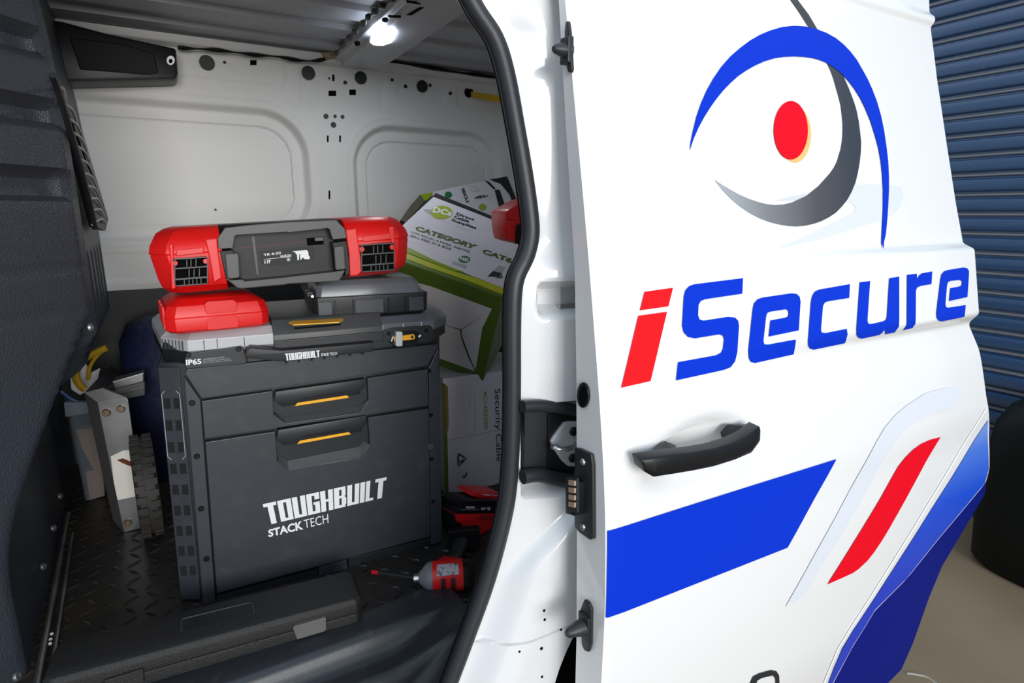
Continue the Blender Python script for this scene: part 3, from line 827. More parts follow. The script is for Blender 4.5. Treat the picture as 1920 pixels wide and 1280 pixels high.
# floor rail with bolts
r0 = hZ((68, 1290), FZ + .012); r1 = hZ((128, 962), FZ + .012)
B().tube([r0 + (r0 - r1) * .02, r1], .006, 8).build('floor_rail', METAL, bulk, smooth=True)
r0 = hZ((92, 1290), FZ + .006); r1 = hZ((136, 1000), FZ + .006)
B().tube([r0 + (r0 - r1) * .02, r1], .004, 8).build('floor_rail', METAL, bulk, smooth=True)
for p, x_ in [((112, 930), -.32), ((99, 990), -.32), ((80, 1062), -.32), ((30, 1268), -.31)]: screw(hX(p, x_), (1, -.4, .3), .008, BOLT, bulk)
for p in [(97, 1188), (95, 1198), (94, 1206)]: screw(hZ(p, FZ + .03), (0.2, -1, .5), .0035, BOLT, bulk)

# --- load floor: chequer-plate rubber mat
b = B(); b.add([(-.5, 1.04, FZ), (1.5, 1.04, FZ), (1.5, 2.4, FZ), (-.5, 2.4, FZ), (-.5, 1.04, FZ - .03), (1.5, 1.04, FZ - .03), (1.5, 2.4, FZ - .03), (-.5, 2.4, FZ - .03)], [[0, 1, 2, 3], [7, 6, 5, 4], [0, 4, 5, 1], [1, 5, 6, 2], [2, 6, 7, 3], [3, 7, 4, 0]])
mato = b.build('floor_mat', MATF, van)
b = B(); STEP = 0.040
for i in range(-12, 26):
    for j in range(0, 32):
        x = i * STEP; yv = 1.06 + j * STEP
        if yv > 2.2 or x > .95: continue
        if x < -.36: continue
        a = math.radians(38 if (i + j) % 2 else -52); ln, wd, h = .0205, .0055, .0034
        ca, sa = math.cos(a), math.sin(a)
        P = [(-ln, 0, 0), (0, -wd, 0), (ln, 0, 0), (0, wd, 0), (-ln * .55, 0, h), (ln * .55, 0, h)]
        vs = [(x + px * ca - py * sa, yv + px * sa + py * ca, FZ + pz) for px, py, pz in P]
        b.add(vs, [[0, 1, 5, 4], [1, 2, 5], [2, 3, 4, 5], [3, 0, 4]])
o = b.build('tread_pattern', MATF, mato); o['kind'] = 'stuff'
# van underbody below the floor
b = B(); b.prism([(-.9, 1.10, .34), (1.5, 1.10, .34), (1.5, 2.40, .34), (-.9, 2.40, .34)], (0, 0, FZ - .032 - .34)); b.build('underbody', DARK, van)

# --- moulded step trim in the doorway
stp = [(1.115, .580), (1.105, .594), (1.08, .597), (1.055, .595), (1.040, .591), (1.030, .583), (1.022, .568), (1.012, .556), (.998, .549), (.985, .547), (.972, .545), (.962, .539), (.954, .526), (.946, .508), (.932, .490), (.91, .474), (.87, .458), (.80, .448), (.70, .440)]


def stepsurf(u, v):
    x = -.80 + u * 1.26
    k = v * (len(stp) - 1); i = min(int(k), len(stp) - 2); t = k - i
    y = stp[i][0] + (stp[i + 1][0] - stp[i][0]) * t; z = stp[i][1] + (stp[i + 1][1] - stp[i][1]) * t
    e = sm(.28, .46, x)
    z += (0.602 - z) * e * .9
    z += 0.05 * sm(.40, .47, x) * sm(1.1, .8, y)
    z += 0.004 * sm(-.3, .3, x)
    return (x, y, z)


grid(90, 65, stepsurf, lambda p, u, v: (p[0], p[1] + .01, p[2] - .02)).build('step_trim', mat('step_plastic', (40, 44, 49), .36, bump=('n', 700, .3, .001), var=(40, (58, 60, 63), .6, .8)), van, smooth=True)

# ================================================================== TOOL CHEST
u0 = hZ((404, 1128), FZ); u1 = hZ((806, 1024), FZ)
T = Frame((u0.x, u0.y, FZ), (u1 - u0)); LEAN = 0.027; T.lean = LEAN
chest = root('tool_chest', T.p(.25, .19, 0), 'large black two drawer tool chest with white lettering on the van floor', 'tool chest')
FW = 0.4966
b = B()
ULC = (T.ab((300, 720), .03)[0] + T.ab((338, 1130), .03)[0]) / 2
def cring(z, i=0.0, d0=0.012):
    P = [(-.026 + i, d0 + i), (FW + .028 - i, d0 + i), (FW + .055 - i, .08), (FW + .055 - i, .29 - i), (ULC + i, .29 - i), (ULC + i, .03)]
    return [T.p(x, y, z) for x, y in P]
b.loft([cring(0.0, .004), cring(.006), cring(.54), cring(.546, .004)])
b.build('body', CHESTD, chest, bevel=.002, smooth=True)
# top frame, base strip, corner brackets
trace('top_frame', [(347, 700), (378, 747), (802, 686), (822, 650), (820, 645), (350, 692)], T, -.002, .02, CHEST, chest, bevel=.0015)
trace('base_strip', [(406, 1118), (596, 1066), (596, 1080), (407, 1131)], T, -.001, .02, CHESTD, chest, bevel=.001)
trace('base_strip', [(598, 1065), (650, 1049), (652, 1066), (598, 1080)], T, -.006, .02, CHEST, chest, bevel=.001)
trace('base_strip', [(653, 1047), (806, 1008), (806, 1024), (653, 1064)], T, -.001, .02, CHESTD, chest, bevel=.001)
trace('corner_strip', [(345, 706), (376, 750), (404, 1128), (381, 1134), (347, 730)], T, -.003, .015, CHEST, chest, bevel=.0015)
trace('corner_strip', [(822, 652), (804, 690), (808, 1022), (829, 1014)], T, -.003, .015, CHEST, chest, bevel=.0015)
for p in [(360, 755), (369, 855), (377, 953), (387, 1047)]: screw(T.tr(p, -.003), -T.d, .0062, BLACKS, chest)
for p in [(805, 695), (808, 778), (809, 860), (812, 940)]: screw(T.tr(p, -.003), -T.d, .005, BLACKS, chest)
trace('latch', [(802, 832), (814, 832), (814, 842), (802, 844)], T, -.008, 0, CHESTG, chest, bevel=.001)
# slotted side bracket (angled corner face) with slots
SLM2 = mat('slot_dark', (10, 11, 13), .8)
sb = Frame(T.p(-.026, .012, 0), T.p(ULC, .03, 0) - T.p(-.026, .012, 0))
sb.a = (T.p(-.026, .012, .0) - T.p(ULC, .03, 0)).normalized(); sb.b = V((0, 0, 1)); sb.d = sb.b.cross(sb.a).normalized(); sb.lean = 0
if sb.d.dot(CPOS - sb.o) > 0: sb.d = -sb.d
b = B()
def sbp(a, d, z): return T.p(-.026, .012, 0) - sb.a * a + sb.d * d + V((0, 0, z)) + T.a * (LEAN * z)
SBW = (T.p(ULC, .03, 0) - T.p(-.026, .012, 0)).length
b.prism([sbp(.002, -.003, .01), sbp(SBW - .002, -.003, .01), sbp(SBW - .002, -.003, .535), sbp(.002, -.003, .535)], sb.d * .006)
brk = b.build('side_bracket', CHEST, chest, bevel=.0015)
for i in range(9):
    for a in (SBW * .27, SBW * .70):
        zc = .46 - i * .0475
        B().prism([sbp(a + dx, -.0042, zc + dz) for dx, dz in ((-.006, -.011), (.006, -.011), (.006, .011), (-.006, .011))], sb.d * .003).build('slot', SLM2, brk)
b = B()
for a0, z0, a1, z1 in ((.005, .345, .005, .48), (SBW - .005, .345, SBW - .005, .48), (.005, .345, .012, .338), (SBW - .005, .345, SBW - .012, .338), (.005, .48, .012, .487), (SBW - .005, .48, SBW - .012, .487)):
    b.tube([sbp(a0, -.004, z0), sbp(a1, -.004, z1)], .0007, 5)
b.build('bracket_mark', GREYPR, brk)

# drawers
def drawer(px, grip, lip_px, hpx, stripe, recess, back_px, groove, endgap):
    d = trace('drawer', px, T, -.005, .011, CHEST, chest, bevel=.0012)
    trace('grip_recess', back_px, T, .009, .0125, CHESTD, d)
    # scooped lower lip: slopes from the recess to the front
    (l0, l1, l2, l3) = lip_px      # inner polyline (deep), outer polyline (front)
    bb = B(); inner = [T.tr(p, .008) for p in l0]; outer = [T.tr(p, -.0065) for p in l1]
    n = len(inner); bb.add(inner + outer + [p + T.d * .012 for p in outer], [[i, i + 1, n + i + 1, n + i] for i in range(n - 1)] + [[n + i, n + i + 1, 2 * n + i + 1, 2 * n + i] for i in range(n - 1)])
    bb.build('grip_lip', CHESTG, d)
    hnd = trace('handle', hpx, T, -.012, .006, CHESTD, d, bevel=.002, smooth=True)
    trace('handle_stripe', stripe, T, -.0132, -.0115, YEL, d)
    trace('handle_groove', groove, T, -.0127, -.0115, BLACKS, d)
    return d


C6 = lambda pts: K(480, 680, 5.817, pts)
drawer([(378, 752), (511, 733), (513, 777), (536, 794), (675, 773), (691, 750), (689, 709), (802, 692), (804, 760), (384, 822)], None,
       ([*C6([(215, 540), (310, 590), (1105, 470), (1180, 405)])], [*C6([(197, 565), (325, 662), (1130, 535), (1222, 415)])], None, None),
       C6([(212, 316), (1192, 176), (1193, 250), (1140, 312), (1135, 340), (285, 480), (215, 425), (200, 395)]),
       C6([(452, 437), (992, 355), (1014, 380), (424, 471)]), None, [(512, 733), (690, 709), (691, 752), (676, 774), (536, 794), (512, 778)],
       C6([(490, 403), (530, 380), (940, 315), (960, 328), (940, 330), (540, 393)]), None)
drawer([(385, 829), (516, 809), (520, 866), (541, 881), (678, 857), (694, 832), (690, 783), (804, 766), (807, 1005), (407, 1112)], None,
       ([*C6([(250, 1010), (345, 1068), (1118, 915), (1180, 850)])], [*C6([(232, 1085), (358, 1180), (1145, 1025), (1245, 893)])], None, None),
       C6([(240, 735), (1205, 575), (1207, 650), (1160, 712), (1155, 745), (310, 905), (240, 850), (228, 810)]),
       C6([(478, 850), (1012, 755), (1034, 778), (450, 885)]), None, [(517, 809), (691, 783), (694, 834), (679, 858), (541, 881), (519, 867)],
       C6([(510, 810), (550, 788), (960, 722), (978, 732), (960, 736), (560, 802)]), None)
quadmap(block2d('TOUGHBUILT'), *[T.tr(p, -.0062) for p in [(502, 984), (721, 932), (725, 894), (492.6, 945)]], 'lettering', WHITEP, chest)
ptext('STACK', [(503.5, 1007), (569, 992), (567, 975.5), (502.5, 993)], T, -.0062, WHITEP, chest, .035)
ptext('TECH', [(571, 990.5), (616, 980), (615, 963), (569, 974.5)], T, -.0062, WHITEP, chest, -.003)

# ================================================================== ORGANIZER CASE ON THE CHEST
org = root('organizer_case', T.p(.25, .19, .545), 'black organizer case with clear lid and yellow latch on top of the tool chest', 'organizer')
ZO = 1.126 - FZ
b = B(); PO = [(-.009, -.012), (FW + .009, -.012), (FW + .059, .05), (FW + .059, .30), (-.093, .30), (-.058, .05)]
b.loft([[T.p(x, y, z) for x, y in PO] for z in (.546, .572)]); b.build('base', CHESTD, org, bevel=.002, smooth=True)
b = B(); caseloft(T, -.058, FW + .058, -.012, .295, [(.570, .001), (.584, .004), (.598, .018), (.602, .024)], .05, b); b.build('inner_tray', mat('tray_dark', (40, 42, 46), .5), org)
def clearlid(a0, a1, name, m, left):
    b = B()
    fr = [(a0 + (.05 if left else 0), -.014), (a1 - (0 if left else .05), -.014)]
    P0 = [(-.059, .05), (-.009, -.014), (a1, -.014), (a1, .305), (-.095, .305)] if left else [(a0, -.014), (a1 - .05, -.014), (a1, .04), (a1, .305), (a0, .305)]
    P1 = [(-.045, .058), (-.001, .012), (a1, .012), (a1, .295), (-.080, .295)] if left else [(a0, .012), (a1 - .058, .012), (a1 - .014, .05), (a1 - .014, .295), (a0, .295)]
    b.loft([[T.p(x, y, .571) for x, y in P0], [T.p(x, y, .593) for x, y in P0], [T.p(x, y, .607) for x, y in P1]])
    return b.build(name, m, org, bevel=.0015, smooth=False)
clearlid(-.059, .150, 'clear_lid', CLEARF, True)
clearlid(.380, FW + .059, 'clear_lid', CLEARD, False)
# lid divider ribs seen through the front edge
for p in (340, 382, 407, 458): 
    q = T.ab((p, 640), -.014)[0]; B().box(T, q - .0008, q + .0008, -.0148, -.0138, .573, .592).build('lid_rib', CHESTG, org)
for k in range(7):
    t = k / 7.0; B().tube([T.p(-.056 + .044 * t, .037 - .049 * t, .573), T.p(-.056 + .044 * t, .037 - .049 * t, .592)], .0009, 5).build('lid_rib', CHESTG, org)
for p in (718, 756, 790):
    q = T.ab((p, 612), -.014)[0]; B().box(T, q - .0008, q + .0008, -.0148, -.0138, .573, .592).build('lid_rib', SILVER, org)
# centre bridge
b = B(); pr = [(-.013, .560), (-.018, .570), (-.017, .590), (.008, .618), (.03, .621), (.285, .621), (.305, .58), (.305, .56)]
b.prism([T.p(.150, y, z) for y, z in pr], T.a * .232); br = b.build('bridge', CHESTG, org, bevel=.002, smooth=True)
b = B(); b.prism([T.p(.150, y, z) for y, z in [(-.012, .556), (-.021, .558), (-.021, .578), (-.012, .580)]], T.a * .232); b.build('bridge_band', CHESTD, org, bevel=.001)
o_ = hit((545, 605), T.p(0, 0, .622), (0, 0, 1))
B().prism([hit(p, T.p(0, 0, .6225), (0, 0, 1)) for p in [(541, 606), (548, 603), (643, 598), (644, 600.5), (636, 605), (550, 610)]], (0, 0, .002)).build('yellow_strip', YEL, org)
B().prism([hit(p, T.p(0, -.006, .604), (T.d * .72 + V((0, 0, -.70)))) for p in [(551, 614), (640, 606.5), (637, 609.5), (552, 616.5)]], (0, .001, -.001)).build('bridge_slot', BLACKS, org)
# front faceplates
trace('face_plate', [(347, 667), (350, 664), (452, 648), (462, 662), (462, 682), (348, 692)], T, -.018, -.010, CHESTD, org, bevel=.0015)
trace('face_plate', [(685, 634), (692, 626), (720, 618), (740, 614), (806, 610), (812, 616), (818, 636), (800, 642), (690, 655)], T, -.018, -.010, CHESTD, org, bevel=.0015)
C4 = lambda pts: K(540, 390, 4.267, pts)
C4L = lambda pts: K(260, 390, 4.267, pts)
# carry handle
hb = B()
top = [(458, 652), (470, 650), (545, 657), (701, 641), (702, 642)]
hnd = B().prism([T.tr(p, -.050) for p in [(462, 658), (470, 652), (530, 657), (702, 642), (702, 652), (700, 659), (530, 678), (466, 672), (460, 668)]], T.d * .045).build('carry_handle', BLACKP, org, bevel=.003, smooth=True)
quadmap(block2d('TOUGHBUILT'), *[T.tr(p, -.0508) for p in [(536, 676), (600, 669), (599, 656.5), (534, 663)]], 'lettering', WHITEP, org)
ptext('STACK', [(602, 668), (617, 666.5), (617, 661), (602, 662.5)], T, -.0508, WHITEP, org, .03)
ptext('TECH', [(617.6, 666.4), (632, 665), (632, 659.5), (617.6, 661)], T, -.0508, WHITEP, org)
for k in range(7):
    px = 535 + k * 24; py = 681 - k * 2.9
    trace('handle_tooth', [(px, py - 3), (px + 4, py - 3.4), (px + 4, py + 1), (px, py + 1.5)], T, -.045, -.035, BLACKS, org)
ptext('IP65', [(349, 685), (378, 682), (377, 672), (348, 674)], T, -.0188, WHITEP, org, .03)
ptext('WATERPROOF RATING', [(380, 676), (420.5, 671), (420.5, 668), (380, 672.5)], T, -.0188, GREYPR, org)
ptext('DIRECT PROTECTION AGAINST DUST', [(380, 679), (430.5, 673.5), (430.5, 671), (380, 676.5)], T, -.0188, GREYPR, org)
ptext('AND WATER JETS FROM ANY DIRECTION', [(380, 682.5), (435, 676.5), (435, 674), (380, 680)], T, -.0188, GREYPR, org)
for p in [(353, 665), (447, 654)]: screw(T.tr(p, -.018), -T.d, .0055, BLACKS, org)
for p in [(729, 625), (799, 619)]: screw(T.tr(p, -.018), -T.d, .0045, BLACKS, org)
# twist latch
trace('latch_frame', C4([(800, 1060), (840, 1015), (870, 988), (1010, 980), (1050, 1000), (1055, 1040), (1010, 1110), (870, 1125)]), T, -.022, -.016, BLACKS, org, bevel=.001)
trace('latch_bar', C4([(848, 1030), (1005, 1008), (1018, 1025), (1012, 1050), (852, 1068)]), T, -.027, -.021, YEL, org, bevel=.001)
trace('latch_pin', ell(773, 631.5, 2.6, 2.6, 12), T, -.0285, -.0265, INK, org)
trace('latch_tab', C4([(868, 994), (880, 988), (912, 990), (918, 1000), (917, 1100), (905, 1106), (872, 1106), (862, 1098)]), T, -.036, -.021, SILVER, org, bevel=.0012)
for px in ([(733, 640), (735, 633), (738, 629), (737, 634), (735, 640)], [(784, 630), (788, 627), (790, 629), (786, 633)]):
    trace('latch_mark', px, T, -.0227, -.0215, WHITEP, org)

# ================================================================== SMALL RED CASE
sp0 = hit((320, 628), T.p(0, 0, .610), (0, 0, 1)); sp1 = hit((505, 610), T.p(0, 0, .610), (0, 0, 1))
zs0 = T.p(0, 0, .609).z
S = Frame((sp0.x, sp0.y, zs0), V((sp1.x - sp0.x, sp1.y - sp0.y, 0)))
SW = (V((sp1.x - sp0.x, sp1.y - sp0.y))).length
src = root('red_case', S.p(SW / 2, .1, 0), 'small plain red plastic case squeezed under the big red case', 'case')
b = B(); caseloft(S, -.006, SW + .004, 0, .20, [(0, .008), (.006, .001), (.030, 0), (.0305, .0015), (.032, .0015), (.0325, 0), (.054, .006), (.065, .022), (.066, .024)], .016, b)
b.build('shell', HRED, src, bevel=.0012, smooth=True)
for zz in (.004, .036):
    B().prism([S.p(x, -.0025, z) for x, z in ((.066, zz), (.068 + .052, zz), (.122, zz + .006), (.122, zz + .020), (.116, zz + .025), (.070, zz + .025), (.064, zz + .020), (.064, zz + .006))], S.d * .01).build('clasp', HRED, src, bevel=.001)
for k in range(3):
    B().box(S, -.0085, -.003, .03 + k * .05, .055 + k * .05, .008, .052).build('side_rib', HRED, src, bevel=.002)

# ================================================================== BLACK ORGANIZER WITH CLEAR LID
k0 = hit((590, 600), T.p(0, 0, .610), (0, 0, 1)); k1 = hit((806, 585), T.p(0, 0, .610), (0, 0, 1))
zk = T.p(0, 0, .610).z
Q = Frame((k0.x, k0.y + .006, zk), V((k1.x - k0.x, k1.y - k0.y, 0)))
QW = (V((k1.x - k0.x, k1.y - k0.y))).length
bo = root('parts_box', Q.p(QW / 2, .15, 0), 'black parts box with smoky clear lid under the right end of the big red case', 'parts box')
b = B(); caseloft(Q, 0, QW, 0, .24, [(0, .006), (.004, .002), (.046, 0), (.048, .001)], .010, b); b.build('tray', CHESTD, bo, bevel=.002, smooth=True)
b = B(); caseloft(Q, .006, QW - .012, .004, .232, [(.046, .002), (.053, .003), (.072, .007), (.083, .017), (.0835, .020)], .010, b); b.build('lid', CLEARD, bo, bevel=.0015, smooth=True)
for x in (.045, .085, .165, .205): B().box(Q, x, x + .004, -.003, .002, .004, .040).build('tray_rib', BLACKS, bo)
for a0, a1 in ((.01, .040), (.09, .155), (.215, .25)): B().box(Q, a0, a1, -.0025, .004, .006, .038).build('tray_panel', CHEST, bo, bevel=.001)
for k in range(4): B().box(Q, -.010, .004, .02 + k * .05, .034 + k * .05, .048, .060).build('hinge', BLACKP, bo, bevel=.002)
screw(Q.p(.0, .002, .052), -Q.d, .004, STEEL, bo)
screw(Q.p(QW - .018, .004, .060), -Q.d, .004, STEEL, bo)

# ================================================================== BIG RED CASE
HA = (T.tr((765, 512), -.02) - T.tr((305, 557), -.02)).normalized()
H = Frame(T.tr((305, 557), -.03), HA, ed=T.d, eb=None); H.b = HA.cross(T.d).normalized() if HA.cross(T.d).z > 0 else T.d.cross(HA).normalized(); H.d = T.d.copy()
hc = root('tool_case', H.p(.22, .17, 0), 'big red and grey hammer drill case lying across the two smaller cases', 'tool case')
aL = H.ab((278, 480), .02)[0]; aR = H.ab((768, 440), .02)[0]; bT = H.ab((530, 417), .02)[2]; bP = H.ab((480, 466), 0)[2]
aM = H.ab((418, 480), 0)[0]; aN = H.ab((652, 455), 0)[0]
bt = bT
LAY = [(0, .035, .022), (.014, .010, .012), (.030, .004, .008), (bP - .002, .0, .002), (bP - .0005, .0015, .003), (bP + .0005, .0015, .003), (bP + .002, -.001, .0), (bt - .030, .003, .004), (bt - .008, .022, .016), (bt, .040, .030)]
c_ = .030
B().loft([[H.p(x, y, bz) for x, y in [(aL + i2 + c_, i), (aM, i), (aM, .33 - i), (aL + i2, .33 - i), (aL + i2, i + c_)]] for bz, i, i2 in LAY]).build('shell_end', HRED, hc, bevel=.003, smooth=True)
B().loft([[H.p(x, y, bz) for x, y in [(aN, i), (aR - i2 - c_, i), (aR - i2, i + c_), (aR - i2, .33 - i), (aN, .33 - i)]] for bz, i, i2 in LAY]).build('shell_end', HRED, hc, bevel=.003, smooth=True)
B().loft([[H.p(x, y, bz) for x, y in [(aM, i + .036), (aN, i + .036), (aN, .33 - i), (aM, .33 - i)]] for bz, i, i2 in LAY]).build('shell_middle', HBLACK, hc, smooth=True)
# grey middle section with handle bay
HL = lambda pts: K(260, 390, 4.267, pts)
HR = lambda pts: K(540, 390, 4.267, pts)
frame_up = HL([(632, 240), (690, 160), (860, 140), (1160, 115)]) + HR([(385, 96), (455, 165), (470, 240), (365, 252), (355, 240), (335, 172), (318, 160), (200, 175), (0, 195)]) + HL([(1190, 190), (790, 215), (768, 225), (752, 320), (640, 328)])
trace('bay_frame', frame_up, H, -.006, .03, HGREY, hc, bevel=.0015)
trace('bay_back', HL([(760, 215), (1200, 175)]) + HR([(330, 160), (360, 250), (385, 500), (350, 560), (60, 590)]) + HL([(830, 640), (760, 560), (740, 330)]), H, .032, .04, mat('bay_black', (30, 31, 33), .4, spec=.25), hc)
trace('bay_floor', HL([(690, 560), (735, 575), (830, 570), (850, 585), (1160, 555)]) + HR([(40, 545), (360, 510), (455, 495), (455, 510), (410, 585), (180, 598), (0, 608)]) + HL([(1160, 615), (830, 645), (790, 640)]), H, -.006, .03, HGREY, hc, bevel=.002)
trace('bay_cheek', HL([(648, 345), (755, 335), (770, 365), (800, 365), (815, 560), (735, 575), (700, 570)]), H, -.002, .034, HBLACK, hc, bevel=.0015)
trace('bay_cheek', HR([(355, 275), (470, 262), (492, 420), (494, 530), (455, 548), (460, 490), (385, 500)]), H, -.002, .034, HBLACK, hc, bevel=.0015)
trace('handle_end', HL([(688, 368), (790, 358), (802, 375), (812, 545), (800, 560), (722, 568), (708, 550)]), H, -.009, .0, HGREY, hc, bevel=.002)
trace('handle_end', HR([(368, 312), (440, 300), (450, 312), (462, 480), (450, 492), (388, 497), (380, 485)]), H, -.009, .0, HGREY, hc, bevel=.002)
trace('bay_panel', HL([(905, 228), (925, 225), (960, 530), (945, 535)]), H, .0305, .034, HGREY, hc)
trace('parting_line', HL([(760, 322), (1190, 286)]) + HR([(0, 281), (150, 268), (150, 271), (0, 284)]) + HL([(1190, 289), (760, 325)]), H, .031, .034, mat('line_red', (120, 20, 20), .5), hc)
trace('bay_notch', HR([(148, 240), (285, 228), (285, 290), (155, 300)]), H, .031, .034, DARK, hc)
trace('bay_clip', HR([(212, 236), (284, 232), (284, 262), (216, 266)]), H, .028, .034, HGREY, hc, bevel=.0008)
lab = trace('rating_label', HL([(962, 345), (1190, 322)]) + HR([(200, 310), (215, 330), (210, 408), (120, 432), (0, 448)]) + HL([(1080, 462), (985, 448)]), H, .030, .034, mat('label_black', (30, 31, 33), .4, spec=.2), hc)
ptext('TE 4-22', HL([(1000, 384), (1140, 366), (1138, 348), (998, 366)]), H, .0290, WHITEP, hc, .03)
ptext('NURON', HL([(1134, 396), (1220, 388), (1220, 368), (1134, 376)]), H, .0290, WHITEP, hc, .02)
trace('label_line', HL([(1000, 408), (1220, 388), (1220, 390), (1000, 411)]), H, .0292, .031, WHITEP, hc)
ptext('I IT', HL([(1008, 446), (1058, 440), (1056, 414), (1006, 420)]), H, .0290, WHITEP, hc, .04)
trace('label_mark', ell(541, 486.5, 3.4, 3.2, 14), H, .0292, .031, GREYPR, hc)
drl = HR([(40, 345), (150, 335), (162, 350), (165, 380), (176, 392), (170, 410), (130, 408), (122, 395), (112, 400), (108, 412), (98, 410), (96, 368), (90, 368), (88, 415), (76, 418), (72, 372), (62, 366), (58, 352), (42, 352)])
trace('drill_pictogram', drl, H, .0290, .031, WHITEP, hc)


def hlatch(C, dx, dy):
    g = lambda pts: C([(x + dx, y + dy) for x, y in pts])
    fr = trace('latch', g([(275, 405), (535, 385), (548, 400), (556, 590), (540, 610), (312, 628), (296, 615)]), H, -.004, .004, DARK, hc, bevel=.0008)
    for x0, y0, x1, y1, t in ((288, 480, 552, 462, 10), (292, 565, 554, 545, 12), (280, 405, 540, 388, 9), (300, 618, 550, 600, 8)):
        trace('latch_bar', g([(x0, y0), (x1, y1), (x1, y1 + t), (x0, y0 + t)]), H, -.011, -.004, HGREY, hc)
    for x, y0, y1 in ((382, 415, 470), (415, 412, 468), (455, 408, 464), (400, 490, 552), (440, 488, 550), (482, 484, 546), (362, 575, 612), (400, 572, 610), (430, 570, 608), (462, 567, 604), (495, 565, 602), (286, 410, 610), (546, 395, 595)):
        trace('latch_rib', g([(x, y0), (x + 7, y0), (x + 7, y1), (x, y1)]), H, -.010, -.004, HGREY, hc)
    for x, y in ((292, 442), (535, 425)):
        trace('latch_hinge', [(px, py) for px, py in ell(*g([(x, y)])[0], 5, 5, 12)], H, -.009, .0, HRED, hc, bevel=.0008)
    trace('latch_lug', g([(300, 335), (485, 318), (500, 310), (520, 312), (522, 360), (300, 385)]), H, -.004, .002, HRED, hc, bevel=.0015)


hlatch(HL, 0, 0)
hlatch(HR, 300, -112)
for px in (HL([(180, 380), (240, 375), (290, 640), (260, 660)]), ):
    pass
# raised red facets beside the latches
trace('facet', HL([(530, 250), (630, 240), (636, 330), (668, 560), (600, 600), (560, 380)]), H, -.0035, .004, HRED, hc, bevel=.0025)
trace('facet', HR([(462, 175), (548, 160), (560, 240), (600, 500), (560, 540), (497, 545), (490, 380), (470, 240)]), H, -.0035, .004, HRED, hc, bevel=.0025)
trace('facet', HR([(805, 160), (850, 148), (870, 400), (862, 480), (832, 470), (828, 260)]), H, -.0035, .004, HRED, hc, bevel=.0025)
trace('facet', HL([(240, 290), (275, 285), (300, 640), (262, 655), (250, 400)]), H, -.0035, .004, HRED, hc, bevel=.0025)

# ================================================================== LONG BLACK CASE ON THE FLOOR
zc_ = .655
c0 = hZ((115, 1262), zc_); c1 = hZ((672, 1115), zc_)
LC = Frame((c0.x, c0.y, FZ + .003), V((c1.x - c0.x, c1.y - c0.y, 0))); LW = V((c1.x - c0.x, c1.y - c0.y)).length; LD = .104
lc = root('hard_case', LC.p(LW / 2, LD / 2, 0), 'long flat black hard case lying on the floor before the tool chest', 'case')
hh = zc_ - FZ - .003
b = B(); caseloft(LC, -.03, LW + .006, -.010, LD, [(0, .006), (.006, .002), (.036, .0), (.038, .003)], .012, b); b.build('lower_shell', CASE, lc, bevel=.002, smooth=True)
b = B(); caseloft(LC, -.03, LW + .006, -.010, LD, [(.038, .0035), (.0395, .0), (hh - .012, 0), (hh - .003, .005), (hh, .014)], .012, b); b.build('lid', CASE, lc, bevel=.002, smooth=True)
def topc(p): return hZ(p, zc_ + .0005)
B().prism([topc(p) for p in K(80, 1040, 3.2, [(835, 385), (1240, 288), (1262, 295), (1270, 350), (850, 465), (832, 460)])], (0, 0, -.002)).build('name_plate', mat('plate_black', (34, 33, 33), .35), lc)
b = B(); pl_ = [topc(p) + V((0, 0, .0005)) for p in K(80, 1040, 3.2, [(832, 460), (830, 395), (840, 384), (1235, 288), (1258, 292), (1268, 345)])]
b.tube(pl_, .0009, 6); b.build('plate_rim', CHESTG, lc)
def frontc(p, d=-.011): return LC.tr(p, d)
trace('latch', [(549, 1178), (553, 1174), (611, 1157), (612, 1180), (608, 1184), (557, 1199)], LC, -.016, -.006, mat('latch_grey', (96, 94, 92), .6, bump=('n', 600, .4, .001)), lc, bevel=.0015)
trace('latch', [(196, 1276), (268, 1254), (270, 1280), (198, 1300)], LC, -.016, -.006, CASE, lc, bevel=.0015)

# ================================================================== CABLE CARTONS
# front carton, tilted against the wall
ptA = hY((944, 556), 1.365)
e1 = V((-0.729, 0.614, 0.303)); e2 = V((0.683, 0.626, 0.376)); e3 = V((0.041, 0.481, -0.876))
# size from the far top corner
def solve2():
    best = None
    for i in range(24, 60):
        for j in range(24, 70):
            p = ptA + e1 * (i / 100) + e2 * (j / 100); v = p - CPOS; zz = v.dot(CF)
            x = 960 + FPX * v.dot(CR) / zz; y = 640 - FPX * v.dot(CU) / zz
            e = (x - 812) ** 2 + (y - 367) ** 2
            if best is None or e < best[0]: best = (e, i / 100, j / 100)
    return best
_, B1, B2 = solve2(); B3 = 0.316
dcs = root('cable_carton', ptA + e1 * B1 / 2 + e2 * B2 / 2 + e3 * B3, 'tilted white and olive cable carton reading CATEGORY CAT6', 'carton')
b = B(); b.add([ptA + e1 * (B1 * i) + e2 * (B2 * j) + e3 * (B3 * k) for i in (0, 1) for j in (0, 1) for k in (0, 1)], [[0, 1, 3, 2], [4, 6, 7, 5], [0, 4, 5, 1], [2, 3, 7, 6], [0, 2, 6, 4], [1, 5, 7, 3]])
b.build('carton', OLIVE, dcs, bevel=.004)
